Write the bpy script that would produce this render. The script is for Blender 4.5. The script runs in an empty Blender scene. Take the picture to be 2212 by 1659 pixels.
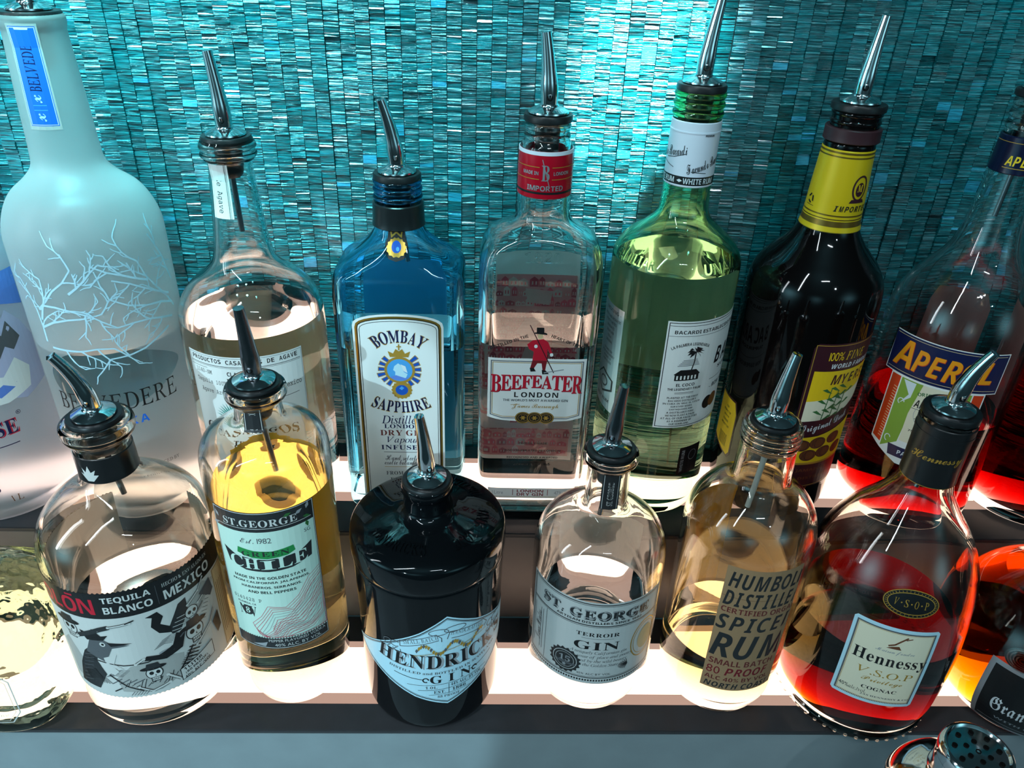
import bpy, bmesh, math, random
import numpy as np
from mathutils import Matrix, Vector
from mathutils.geometry import tessellate_polygon
rnd = random.Random(7)
SC = bpy.context.scene
COL = SC.collection
R_ = math.radians

def lin(c):
    return tuple(x/12.92 if x <= .04045 else ((x+.055)/1.055)**2.4 for x in c)
def hx(s):
    return lin(tuple(int(s[i:i+2], 16)/255 for i in (0, 2, 4)))

# ---------------------------------------------------------------- camera
cam = bpy.data.cameras.new('camera')
cam.sensor_width = 36; cam.sensor_fit = 'HORIZONTAL'
cam.lens = 1668/2212*36
cam.clip_start = .01
co = bpy.data.objects.new('camera', cam); COL.objects.link(co)
RT = ((0.9992058778819274, 0.018942057916678984, 0.03505441552911761),
      (-0.02023859117317375, -0.5165541116036154, 0.8560153323467546),
      (0.03432219447430476, -0.8560450036226371, -0.5157605439922553))
co.matrix_world = Matrix([[RT[i][0], -RT[i][1], -RT[i][2], (0, 0, .54)[i]] for i in range(3)] + [[0, 0, 0, 1]])
SC.camera = co
# ---------------------------------------------------------------- exposure, world
vs = SC.view_settings
vs.view_transform = 'Standard'; vs.look = 'None'; vs.gamma = 1; vs.use_curve_mapping = False
vs.exposure = 0.0
cy = SC.cycles
cy.adaptive_threshold = .03; cy.max_bounces = 18; cy.transmission_bounces = 18; cy.glossy_bounces = 6; cy.diffuse_bounces = 3
cy.transparent_max_bounces = 8; cy.volume_bounces = 0
cy.sample_clamp_indirect = 6; cy.blur_glossy = .5
W = bpy.data.worlds.new('world'); SC.world = W; W.use_nodes = True
WN, WL = W.node_tree.nodes, W.node_tree.links
wt = WN.new('ShaderNodeTexCoord'); acc = None
for d, p, st in (((-.86, -.48, .12), 40, 3.2), ((.62, -.76, .18), 60, 1.8), ((-.25, -.95, .10), 90, 1.1), ((-.1, -.55, .83), 30, .35), ((0, -.75, .65), 4, .14)):  # soft bright lobes added to streak the chrome and fill the bottles
    dt = WN.new('ShaderNodeVectorMath'); dt.operation = 'DOT_PRODUCT'; dt.inputs[1].default_value = Vector(d).normalized(); WL.new(wt.outputs['Generated'], dt.inputs[0])
    a = WN.new('ShaderNodeMath'); a.operation = 'MAXIMUM'; a.inputs[1].default_value = 0; WL.new(dt.outputs['Value'], a.inputs[0])
    b = WN.new('ShaderNodeMath'); b.operation = 'POWER'; b.inputs[1].default_value = p; WL.new(a.outputs[0], b.inputs[0])
    c = WN.new('ShaderNodeMath'); c.operation = 'MULTIPLY_ADD'; c.inputs[1].default_value = st; WL.new(b.outputs[0], c.inputs[0])
    if acc: WL.new(acc, c.inputs[2])
    else: c.inputs[2].default_value = .03
    acc = c.outputs[0]
WN['Background'].inputs[0].default_value = (.30, .72, .86, 1)
WL.new(acc, WN['Background'].inputs[1])
# ---------------------------------------------------------------- lamps
def lamp(name, kind, loc, target, energy, color, axis=None, **kw):
    l = bpy.data.lights.new(name, kind); l.energy = energy; l.color = color
    for k, v in kw.items(): setattr(l, k, v)
    o = bpy.data.objects.new(name, l); COL.objects.link(o); o.location = loc
    d = (Vector(target)-Vector(loc)).normalized()
    o.rotation_euler = d.to_track_quat('-Z', 'Y').to_euler()
    if axis:                                                     # long side of a tube
        x = Vector(axis); x = (x-d*x.dot(d)).normalized(); y = (-d).cross(x)
        o.rotation_euler = Matrix([[x[k], y[k], -d[k]] for k in range(3)]).to_euler()
    return o
CY = (.24, .94, .99)
for x, e in ((-.50, 36), (-.33, 50), (-.17, 46), (-.02, 15), (.28, 3), (.47, 6)):
    lamp('wall_downlight', 'SPOT', (x, .36, .95), (x+.01, .614, .60), e, CY, spot_size=R_(54), spot_blend=1, shadow_soft_size=.012)
lamp('wall_downlight', 'SPOT', (.16, .34, .92), (.116, .614, .465), 300.0, (.66, .98, 1.0), spot_size=R_(14.5), spot_blend=.9, shadow_soft_size=.02)
lamp('front_spotlight', 'SPOT', (-.85, -1.25, .62), (-.345, .42, .06), 70, (.54, .86, 1.0), spot_size=R_(21.5), spot_blend=.05, shadow_soft_size=.01)  # hard cone edge stands in for the camera holder's cast shadow
lamp('fill_spot', 'SPOT', (.9, -1.4, 1.7), (.15, .45, .15), 22, (.74, .90, 1.0), spot_size=R_(50), spot_blend=.9, shadow_soft_size=.03)  # broad fill spot, added to lift the labels on the right
lamp('ceiling_tube', 'AREA', (-.62, -.28, 1.25), (-.05, .45, .15), 7, (.80, .93, 1.0), (.72, .69, 0), shape='RECTANGLE', size=1.0, size_y=.04)
lamp('streak_strip', 'AREA', (-1.25, .05, .75), (0, .45, .25), 3.5, (.85, .94, 1.0), (0, 0, 1), shape='RECTANGLE', size=.9, size_y=.07)  # unseen strip added for streaks on chrome and left glass edges
lamp('ceiling_tube', 'AREA', (.25, -.55, 1.5), (.1, .45, .15), 3, (.80, .93, 1.0), (1, 0, 0), shape='RECTANGLE', size=.35, size_y=.02)

# ---------------------------------------------------------------- materials
MATS = {}
def new_mat(name):
    m = bpy.data.materials.new(name); m.use_nodes = True
    m.node_tree.nodes.clear(); MATS[name] = m
    return m, m.node_tree.nodes, m.node_tree.links
def pbr(name, col, rough=.5, metal=0, spec=.5, coat=0, noise=None):
    m, N, L = new_mat(name)
    o = N.new('ShaderNodeOutputMaterial'); p = N.new('ShaderNodeBsdfPrincipled')
    p.inputs['Base Color'].default_value = (*col, 1); p.inputs['Roughness'].default_value = rough
    p.inputs['Metallic'].default_value = metal; p.inputs['Specular IOR Level'].default_value = spec
    p.inputs['Coat Weight'].default_value = coat
    if noise:
        sc, amt, scale = noise
        t = N.new('ShaderNodeTexCoord'); mp = N.new('ShaderNodeMapping'); mp.inputs['Scale'].default_value = scale
        n = N.new('ShaderNodeTexNoise'); n.inputs['Scale'].default_value = sc; n.inputs['Detail'].default_value = 5
        r = N.new('ShaderNodeMapRange'); r.inputs[3].default_value = 1-amt; r.inputs[4].default_value = 1+amt
        mx = N.new('ShaderNodeVectorMath'); mx.operation = 'SCALE'; mx.inputs[0].default_value = col
        L.new(t.outputs['Object'], mp.inputs[0]); L.new(mp.outputs[0], n.inputs['Vector']); L.new(n.outputs['Fac'], r.inputs[0])
        L.new(r.outputs[0], mx.inputs['Scale']); L.new(mx.outputs[0], p.inputs['Base Color'])
    L.new(p.outputs[0], o.inputs[0])
    return m
def glass(name, col=(1, 1, 1), rough=0.0, ior=1.5):
    m, N, L = new_mat(name)
    o = N.new('ShaderNodeOutputMaterial'); g = N.new('ShaderNodeBsdfGlass')
    g.inputs['Color'].default_value = (*col, 1); g.inputs['Roughness'].default_value = rough; g.inputs['IOR'].default_value = ior
    L.new(g.outputs[0], o.inputs[0])
    return m
def liquid(name, col=None, dens=0.):
    m, N, L = new_mat(name)
    o = N.new('ShaderNodeOutputMaterial'); g = N.new('ShaderNodeBsdfGlass')
    a = N.new('ShaderNodeAttribute'); a.attribute_name = 'face_value'
    r = N.new('ShaderNodeMapRange'); r.inputs[3].default_value = 1.33/1.5; r.inputs[4].default_value = 1.33
    L.new(a.outputs['Fac'], r.inputs[0]); L.new(r.outputs[0], g.inputs['IOR']); g.inputs['Roughness'].default_value = 0
    L.new(g.outputs[0], o.inputs[0])
    if col:
        v = N.new('ShaderNodeVolumeAbsorption'); v.inputs['Color'].default_value = (*col, 1); v.inputs['Density'].default_value = dens
        L.new(v.outputs[0], o.inputs['Volume'])
    return m
def frosted(name, col, rough, clear=None):
    """frosted glass; clear = (x, z, half width, half height) of the see-through oval on the front"""
    m = glass(name, col, rough)
    N = m.node_tree.nodes; L = m.node_tree.links
    g = [n for n in N if n.type == 'BSDF_GLASS'][0]
    d = N.new('ShaderNodeBsdfDiffuse'); tr = N.new('ShaderNodeBsdfTranslucent'); x = N.new('ShaderNodeMixShader'); x2 = N.new('ShaderNodeMixShader')
    for q in (d, tr): q.inputs['Color'].default_value = (.96, .97, .97, 1)
    x.inputs[0].default_value = .6; L.new(d.outputs[0], x.inputs[1]); L.new(tr.outputs[0], x.inputs[2])
    x2.inputs[0].default_value = .34; L.new(g.outputs[0], x2.inputs[1]); L.new(x.outputs[0], x2.inputs[2])
    L.new(x2.outputs[0], [n for n in N if n.type == 'OUTPUT_MATERIAL'][0].inputs[0])
    if clear:
        t = N.new('ShaderNodeTexCoord'); s = N.new('ShaderNodeSeparateXYZ'); L.new(t.outputs['Object'], s.inputs[0])
        def mth(op, a, b=None):
            n = N.new('ShaderNodeMath'); n.operation = op
            for i, q in enumerate((a, b)):
                if q is None: continue
                if isinstance(q, (int, float)): n.inputs[i].default_value = q
                else: L.new(q, n.inputs[i])
            return n.outputs[0]
        ex = mth('POWER', mth('DIVIDE', mth('SUBTRACT', s.outputs[0], clear[0]), clear[2]), 2)
        ez = mth('POWER', mth('DIVIDE', mth('SUBTRACT', s.outputs[2], clear[1]), clear[3]), 2)
        inside = mth('MULTIPLY', mth('LESS_THAN', mth('ADD', ex, ez), 1.0), mth('LESS_THAN', s.outputs[1], 0.0))
        outside = mth('SUBTRACT', 1.0, inside)
        L.new(mth('MULTIPLY', outside, rough), g.inputs['Roughness']); L.new(mth('MULTIPLY', outside, .34), x2.inputs[0])
    return m
def emit(name, col, strength):
    m, N, L = new_mat(name)
    o = N.new('ShaderNodeOutputMaterial'); e = N.new('ShaderNodeEmission')
    e.inputs[0].default_value = (*col, 1); e.inputs[1].default_value = strength
    L.new(e.outputs[0], o.inputs[0])
    return m
for n, c, ro, me in [
    ('paper', 'e9ece9', .55, 0), ('cream', 'e6dfc4', .55, 0), ('mint', 'c9e6d8', .55, 0), ('grey_paper', 'd2d6d4', .5, 0),
    ('ink', '0d0d10', .5, 0), ('grey_ink', '55585c', .5, 0), ('pale_ink', '9a9ea2', .5, 0), ('navy', '101a48', .4, 0),
    ('blue', '1d6fe0', .4, 0), ('sapphire', '1d55b5', .25, 0), ('sky', '4aa0e0', .4, 0), ('red', 'c4122e', .45, 0), ('dark_red', '7d1420', .45, 0),
    ('brick', '6e2a26', .55, 0), ('pink_ink', 'c4455c', .55, 0), ('dark_rose', 'a03048', .55, 0), ('gold', 'c9a24a', .3, .8), ('gold_ink', 'b89038', .4, .2), ('silver', 'c8ccd0', .3, .7),
    ('yellow', 'ecc415', .5, 0), ('orange', 'f29a10', .45, 0), ('vermilion', 'd23c10', .45, 0), ('green', '1f8a45', .5, 0), ('leaf', '2f6a35', .5, 0),
    ('lime', '86a83c', .5, 0), ('teal_ink', '1f8f86', .5, 0), ('maroon', '38101c', .45, 0), ('brown', '6b3d20', .5, 0), ('kraft', 'a5835f', .65, 0),
    ('black_paper', '131416', .4, 0), ('charcoal', '26282a', .45, 0), ('white_ink', 'dce6ea', .5, 0), ('ice', 'b9e0ee', .5, 0),
    ('lilac', 'b9bbd8', .5, 0), ('bone', 'cfd0cc', .5, 0), ('wash', 'a9aaa6', .55, 0), ('cornflower', '5d86d8', .5, 0), ('tan', 'd8bf92', .55, 0)]:
    pbr(n, hx(c), ro, me)
for n, c, tr in (('amber_paper', 'f0b038', .5), ('back_paper', 'f4f4f0', .55), ('back_blue', 'c4eef8', .55), ('peach', 'eaa59c', .4), ('rose_ink', 'e3a4a6', .5)):
    m, N, L = new_mat(n)                                              # thin back labels, seen from inside the bottle
    o = N.new('ShaderNodeOutputMaterial'); d = N.new('ShaderNodeBsdfDiffuse'); t = N.new('ShaderNodeBsdfTranslucent'); x = N.new('ShaderNodeMixShader')
    for q in (d, t): q.inputs['Color'].default_value = (*hx(c), 1)
    x.inputs[0].default_value = tr; L.new(d.outputs[0], x.inputs[1]); L.new(t.outputs[0], x.inputs[2]); L.new(x.outputs[0], o.inputs[0])
pbr('chrome', (.86, .87, .88), .09, 1)
pbr('dark_steel', (.30, .31, .33), .22, 1)
pbr('rubber', (.010, .011, .012), .38, 0, .35)
pbr('hole_black', (.004, .004, .004), .9, 0, .1)
pbr('black_glass', (.003, .004, .005), .05, 0, .38, 0)
pbr('brown_glass', (.003, .002, .002), .05, 0, .38, 0)
pbr('black_cap', (.012, .013, .014), .28, 0, .5)
pbr('navy_cap', hx('0a1030'), .25, 0, .5)
pbr('maroon_ring', hx('3a1c22'), .45)
pbr('red_cap', hx('c00f28'), .22, .15)
pbr('white_cap', hx('dfe6f2'), .3)
pbr('yellow_cap', hx('e2bf16'), .35, .2)
pbr('bronze_cap', hx('8a6a2c'), .3, .7)
glass('clear_glass', (.985, .99, .985))
glass('warm_glass', (.99, .985, .96))
glass('blue_glass', (.56, .875, .98))
glass('green_glass', (.84, .99, .84))
m = glass('pale_green_glass', (.84, .89, .78))
N, L = m.node_tree.nodes, m.node_tree.links
n = N.new('ShaderNodeTexNoise'); n.inputs['Scale'].default_value = 55; n.inputs['Detail'].default_value = 2
b = N.new('ShaderNodeBump'); b.inputs['Strength'].default_value = .6; b.inputs['Distance'].default_value = .004
t = N.new('ShaderNodeTexCoord'); L.new(t.outputs['Object'], n.inputs['Vector']); L.new(n.outputs['Fac'], b.inputs['Height']); L.new(b.outputs[0], [q for q in N if q.type == 'BSDF_GLASS'][0].inputs['Normal'])
frosted('frosted_glass', (.90, .96, .97), .38, (.012, .135, .040, .026))
frosted('blue_frosted_glass', (.82, .88, .97), .42)
liquid('clear_liquid')
liquid('yellow_liquid', (.93, .78, .10), 10)
liquid('amber_liquid', (.94, .72, .0), 20)
liquid('cognac_liquid', (.935, .66, .10), 520)
liquid('orange_liquid', (.975, .83, .0), 150)
liquid('red_liquid', (.93, .45, .42), 290)
liquid('straw_liquid', (.95, .95, .80), 5)
emit('panel_glow', lin((1.0, .87, .77)), 2.6)
emit('upper_panel_glow', lin((1.0, .85, .76)), 2.7)
emit('acrylic_glow', lin((.93, .76, .68)), .62)  # weak emission stands in for panel light spreading through the acrylic edge
pbr('dark_frame', hx('37383b'), .42, .0, .4, 0, (60, .25, (1, 1, 1)))
pbr('riser_metal', hx('6a625e'), .42, .0, .4, 0, (40, .12, (1, 1, 1)))
pbr('front_metal', hx('8b989c'), .48, 0, .4, 0, (25, .18, (1, 1, 1)))

# ---------------------------------------------------------------- geometry
class Geo:
    def __init__(s): s.v = []; s.f = []; s.m = []; s.a = []
    def add(s, v, f, mats, air=0):
        o = len(s.v); s.v += [tuple(q) for q in v]
        for i, q in enumerate(f):
            s.f.append(tuple(k+o for k in q)); s.m.append(mats if isinstance(mats, str) else mats[i]); s.a.append(air)
        return s
    def join(s, g):
        o = len(s.v); s.v += g.v; s.f += [tuple(k+o for k in q) for q in g.f]; s.m += g.m; s.a += g.a
        return s
    def moved(s, fn):
        g = Geo(); g.v = [tuple(fn(Vector(q))) for q in s.v]; g.f = list(s.f); g.m = list(s.m); g.a = list(s.a)
        return g
def link(name, g, parent=None, smooth=40, label=None):
    me = bpy.data.meshes.new(name); me.from_pydata(g.v, [], g.f)
    names = []
    for m in g.m:
        if m not in names: names.append(m)
    for m in names: me.materials.append(MATS[m])
    me.polygons.foreach_set('material_index', [names.index(m) for m in g.m])
    if any(g.a):
        at = me.attributes.new('face_value', 'FLOAT', 'FACE'); at.data.foreach_set('value', [float(x) for x in g.a])
    if smooth:
        me.polygons.foreach_set('use_smooth', [True]*len(g.f)); me.set_sharp_from_angle(angle=R_(smooth))
    me.update()
    o = bpy.data.objects.new(name, me); COL.objects.link(o)
    if parent: o.parent = parent
    if label: o['label'] = label
    return o
def thing(name, label, cat, loc, group=None, rz=0):
    o = bpy.data.objects.new(name, None); COL.objects.link(o)
    o.empty_display_size = .02
    o.location = loc; o.rotation_euler = (0, 0, rz); o['label'] = label; o['category'] = cat
    if group: o['group'] = group
    return o
def smooth_rows(rows, k=4):
    rows = [tuple(r) for r in rows]
    P = [np.array(r, float) for r in rows]; out = []
    n = len(P)
    for i in range(n-1):
        p1, p2 = P[i], P[i+1]
        d = np.linalg.norm((p2-p1)[:2])
        def tan(j):
            a, b = P[max(j-1, 0)], P[min(j+1, n-1)]
            L = np.linalg.norm((b-P[j])[:2])+np.linalg.norm((P[j]-a)[:2])
            return (b-a)/max(L, 1e-9)
        m1, m2 = tan(i)*d, tan(i+1)*d
        for s in range(k):
            t = s/k; h = (2*t**3-3*t*t+1, t**3-2*t*t+t, -2*t**3+3*t*t, t**3-t*t)
            out.append(h[0]*p1+h[1]*m1+h[2]*p2+h[3]*m2)
    out.append(P[-1])
    return out
def full(rows):   # (z, r) or (z, rx, ry, n)
    return [(r[0], r[1], r[1], 2.) if len(r) == 2 else r for r in rows]
def ring(z, rx, ry, n, seg):
    out = []
    for i in range(seg):
        a = 2*math.pi*i/seg; c, s = math.cos(a), math.sin(a); e = 2/n
        out.append((rx*math.copysign(abs(c)**e, c), ry*math.copysign(abs(s)**e, s), z))
    return out
def chain(rings, mat, cap0=True, cap1=True, air0=0, air1=0, closed=False):
    g = Geo(); seg = len(rings[0]); v = [p for r in rings for p in r]; f = []
    nr = len(rings)
    for i in range(nr if closed else nr-1):
        k = (i+1) % nr
        for j in range(seg):
            j2 = (j+1) % seg
            f.append((i*seg+j, i*seg+j2, k*seg+j2, k*seg+j))
    g.add(v, f, mat)
    o = len(g.v)
    if cap0: g.f.append(tuple(reversed(range(seg)))); g.m.append(mat); g.a.append(air0)
    if cap1: g.f.append(tuple(range((nr-1)*seg, nr*seg))); g.m.append(mat); g.a.append(air1)
    return g
def lathe(rows, mat, seg=48, caps=(True, True), closed=False, k=0):
    rows = full(rows)
    if k: rows = smooth_rows(rows, k)
    return chain([ring(*r, seg) for r in rows], mat, caps[0], caps[1], closed=closed)
def box(x0, y0, z0, x1, y1, z1, mat, bev=0):
    bm = bmesh.new(); bmesh.ops.create_cube(bm, size=1)
    for v in bm.verts: v.co = ((x0+x1)/2+v.co.x*(x1-x0), (y0+y1)/2+v.co.y*(y1-y0), (z0+z1)/2+v.co.z*(z1-z0))
    if bev: bmesh.ops.bevel(bm, geom=bm.edges[:], offset=bev, segments=2, affect='EDGES')
    g = Geo(); bm.verts.index_update(); g.add([v.co[:] for v in bm.verts], [[v.index for v in f.verts] for f in bm.faces], mat); bm.free()
    return g
def tube(pts, radii, mat, seg=20, caps=(True, True)):
    rings = []; P = [Vector(p) for p in pts]
    up = Vector((1, 0, 0))
    for i, p in enumerate(P):
        t = (P[min(i+1, len(P)-1)]-P[max(i-1, 0)]).normalized()
        a = (up-t*up.dot(t)).normalized(); b = t.cross(a)
        rings.append([tuple(p+(a*math.cos(2*math.pi*j/seg)+b*math.sin(2*math.pi*j/seg))*radii[i]) for j in range(seg)])
    return chain(rings, mat, *caps)

# ---------------------------------------------------------------- lettering and label artwork
STY = {'sansb': (0x1D5D4, 0x1D5EE, 0x1D7EC), 'serifb': (0x1D400, 0x1D41A, 0x1D7CE), 'ital': (0x1D434, 0x1D44E, 0), 'boldital': (0x1D468, 0x1D482, 0),
       'script': (0x1D4D0, 0x1D4EA, 0), 'frak': (0x1D56C, 0x1D586, 0), 'mono': (0x1D670, 0x1D68A, 0x1D7F6), 'sansbi': (0x1D63C, 0x1D656, 0)}
TXT = {}
ALPHA = {}
def letter(ch, style):
    """one letter as flat triangles, from Blender's built-in lettering"""
    if (ch, style) in ALPHA: return ALPHA[(ch, style)]
    st = 'ital' if style == 'serif' else style; c2 = ch
    if st in STY:
        u, l, d = STY[st]
        if 'A' <= ch <= 'Z': c2 = chr(u+ord(ch)-65)
        elif st == 'ital' and ch == 'h': c2 = chr(0x210E)
        elif 'a' <= ch <= 'z': c2 = chr(l+ord(ch)-97)
        elif ch.isdigit() and d: c2 = chr(d+ord(ch)-48)
    cu = bpy.data.curves.new('lettering', 'FONT'); cu.body = c2; cu.size = 1; cu.resolution_u = 3
    o = bpy.data.objects.new('lettering', cu)
    me = bpy.data.meshes.new_from_object(o)
    w = np.array([q.co[:2] for q in me.vertices]).reshape(-1, 2)
    if style == 'serif' and len(w): w[:, 0] -= .19*w[:, 1]
    ALPHA[(ch, style)] = (w, [tuple(p.vertices) for p in me.polygons])
    bpy.data.objects.remove(o); bpy.data.curves.remove(cu); bpy.data.meshes.remove(me)
    return ALPHA[(ch, style)]
def glyphs(s, style):
    key = (s, style)
    if key in TXT: return TXT[key]
    x = 0; V = []; F = []; n = 0
    for ch in s:
        if ch == ' ': x += .6 if style == 'mono' else .27; continue
        w, f = letter(ch, style)
        lo, hi = w[:, 0].min(), w[:, 0].max()
        if style == 'mono': off = x+.3-(lo+hi)/2; adv = .6
        elif style in ('script', 'boldital', 'ital'): off = x-lo*.5; adv = hi-lo*.5+.02
        else: off = x-lo+.045; adv = hi-lo+.09
        V.append(w+np.array([off, 0])); F += [tuple(q+n for q in g) for g in f]; n += len(w); x += adv
    v = np.concatenate(V); lo, hi = v.min(0), v.max(0)
    v = (v-lo)/np.maximum(hi-lo, 1e-6)-.5
    TXT[key] = (v, F, (hi-lo)[0]/max((hi-lo)[1], 1e-6))
    return TXT[key]
class Canvas:
    """flat artwork in millimetres: x along the surface from the label's middle, y = height above the bottle's base"""
    def __init__(s): s.items = []; s.boxes = []
    def raw(s, v, f, mat, layer=None):
        v = np.asarray(v, float); lo, hi = v.min(0), v.max(0)
        if layer is None:
            layer = 1+max([b[2] for b in s.boxes if (b[0] < hi).all() and (b[1] > lo).all()] or [0])
        s.boxes.append((lo, hi, layer)); s.items.append((v, f, mat, layer)); return s
    def poly(s, pts, mat, layer=None):
        if len(pts) == 4:
            P = [np.array(p, float) for p in pts]; cr = [float(np.cross(P[(i+1) % 4]-P[i], P[(i+2) % 4]-P[(i+1) % 4])) for i in range(4)]
            if all(k > 0 for k in cr) or all(k < 0 for k in cr): return s.raw(pts, [(0, 1, 2, 3) if cr[0] > 0 else (3, 2, 1, 0)], mat, layer)
        t = tessellate_polygon([[Vector((p[0], p[1], 0)) for p in pts]])
        f = []
        for a, b, c in t:
            A, B, Cc = pts[a], pts[b], pts[c]
            cr = (B[0]-A[0])*(Cc[1]-A[1])-(B[1]-A[1])*(Cc[0]-A[0])
            f.append((a, b, c) if cr > 0 else (a, c, b))
        return s.raw(pts, f, mat, layer)
    def rect(s, x0, y0, x1, y1, mat, layer=None): return s.poly([(x0, y0), (x1, y0), (x1, y1), (x0, y1)], mat, layer)
    def line(s, pts, w, mat, closed=False, taper=1.0, layer=None):
        P = [np.array(p, float) for p in pts]
        if closed: P.append(P[0])
        n = len(P); Lf = []; Rt = []
        for i in range(n):
            if closed: a, b = P[i-1 if i else n-2], P[i+1 if i < n-1 else 1]
            else: a, b = P[max(i-1, 0)], P[min(i+1, n-1)]
            d1 = P[i]-a; d2 = b-P[i]
            if np.linalg.norm(d1) < 1e-9: d1 = d2
            if np.linalg.norm(d2) < 1e-9: d2 = d1
            d1 /= max(np.linalg.norm(d1), 1e-9); d2 /= max(np.linalg.norm(d2), 1e-9)
            t = d1+d2; t /= max(np.linalg.norm(t), 1e-9); nn = np.array([-t[1], t[0]])
            cs = max(.5, float(np.dot(nn, np.array([-d1[1], d1[0]]))))
            hw = w/2*(1+(taper-1)*i/(n-1))/cs
            Lf.append(P[i]+nn*hw); Rt.append(P[i]-nn*hw)
        return s.raw(Lf+Rt, [(i, n+i, n+i+1, i+1) for i in range(n-1)], mat, layer)
    def frame(s, x0, y0, x1, y1, w, mat): return s.line([(x0, y0), (x1, y0), (x1, y1), (x0, y1)], w, mat, True)
    def disc(s, cx, cy, rx, ry, mat, n=28): return s.poly([(cx+rx*math.cos(2*math.pi*i/n), cy+ry*math.sin(2*math.pi*i/n)) for i in range(n)], mat)
    def ring(s, cx, cy, rx, ry, w, mat, n=32, a0=0, a1=360):
        p = [(cx+rx*math.cos(R_(a0+(a1-a0)*i/n)), cy+ry*math.sin(R_(a0+(a1-a0)*i/n))) for i in range(n+(a1-a0 < 360))]
        return s.line(p, w, mat, a1-a0 >= 360)
    def star(s, cx, cy, r0, r1, n, mat): return s.poly([(cx+(r0, r1)[i % 2]*math.cos(math.pi*i/n), cy+(r0, r1)[i % 2]*math.sin(math.pi*i/n)) for i in range(2*n)], mat)
    def text(s, t, style, cx, cyy, w, h, mat, rot=0, arc=0, space=0):
        """fitted into a w by h box about (cx, cyy); arc > 0 bends it over a circle of that radius, arc < 0 under one"""
        if space:
            n = len(t); 
            for i, ch in enumerate(t):
                if ch == '.': s.disc(cx+(i-(n-1)/2)*w/n, cyy, h*.1, h*.1, mat, 10)
                elif ch != ' ': s.text(ch, style, cx+(i-(n-1)/2)*w/n, cyy, min(w/n*.8, h*glyphs(ch, style)[2]*1.1), h, mat, rot)
            return s
        v, f, asp = glyphs(t, style)
        if w is None: w = h*asp
        v = v*np.array([w, h])
        if arc:
            a = v[:, 0]/abs(arc)
            if arc > 0: v = np.stack([(arc+v[:, 1])*np.sin(a), (arc+v[:, 1])*np.cos(a)-arc], 1)
            else: v = np.stack([(-arc-v[:, 1])*np.sin(a), arc*-1-(-arc-v[:, 1])*np.cos(a)], 1)
        if rot:
            c, q = math.cos(R_(rot)), math.sin(R_(rot)); v = v@np.array([[c, q], [-q, c]])
        return s.raw(v+np.array([cx, cyy]), f, mat)
    def lines(s, ts, style, cx, y, dy, h, mat, wfac=.62, align=0):
        for i, t in enumerate(ts):
            w = len(t)*h*wfac; s.text(t, style, cx+align*w/2, y-i*dy, w, h, mat)
        return s
    def branch(s, x, y, a, L, w, d, mat, rg):
        n = 4; pts = [(x, y)]; aa = a
        for i in range(n):
            aa += rg.uniform(-16, 16); x += L/n*math.cos(R_(aa)); y += L/n*math.sin(R_(aa)); pts.append((x, y))
        s.line(pts, w, mat, taper=.6)
        if d > 0:
            for i in (1, 2, 3, 4):
                if rg.random() < .8:
                    s.branch(*pts[i], aa+rg.choice((-1, 1))*rg.uniform(28, 58), L*rg.uniform(.30, .50), w*.72, d-1, mat, rg)
    def geo(s, surf, step=5.0, ystep=0, layer_h=.00003, raised=0):
        g = Geo()
        bm = bmesh.new()
        mats = sorted({i[2] for i in s.items})
        for v, f, m, ly in s.items:
            bv = [bm.verts.new((p[0], p[1], ly)) for p in v]; mi = mats.index(m)
            for q in f:
                if len(set(q)) < 3: continue
                try:
                    bf = bm.faces.new([bv[k] for k in q]); bf.material_index = mi
                except ValueError: pass
        def cuts(ax, st):
            c = [v.co[ax] for v in bm.verts]; a, b = min(c), max(c); k = math.ceil(a/st)*st
            while k < b:
                co_ = [0, 0, 0]; no = [0, 0, 0]; co_[ax] = k; no[ax] = 1
                bmesh.ops.bisect_plane(bm, geom=bm.verts[:]+bm.edges[:]+bm.faces[:], plane_co=co_, plane_no=no, dist=2e-3); k += st
        cuts(0, step)
        if ystep: cuts(1, ystep)
        if raised:                                              # side walls of raised lettering
            for e in [e for e in bm.edges if len(e.link_faces) == 1]:
                f0 = e.link_faces[0]; lp = [l for l in f0.loops if l.edge == e][0]; a, b = lp.vert, lp.link_loop_next.vert
                a2 = bm.verts.new((a.co.x, a.co.y, -raised/layer_h)); b2 = bm.verts.new((b.co.x, b.co.y, -raised/layer_h))
                nf = bm.faces.new([b, a, a2, b2]); nf.material_index = f0.material_index
        bm.verts.index_update(); bm.normal_update()
        vv = [surf(v.co.x/1000, v.co.y/1000, v.co.z*layer_h) for v in bm.verts]
        ff = [[v.index for v in (f.verts if f.normal.z > -.1 else reversed(f.verts))] for f in bm.faces]
        g.add(vv, ff, [mats[f.material_index] for f in bm.faces]); bm.free()
        return g

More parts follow.
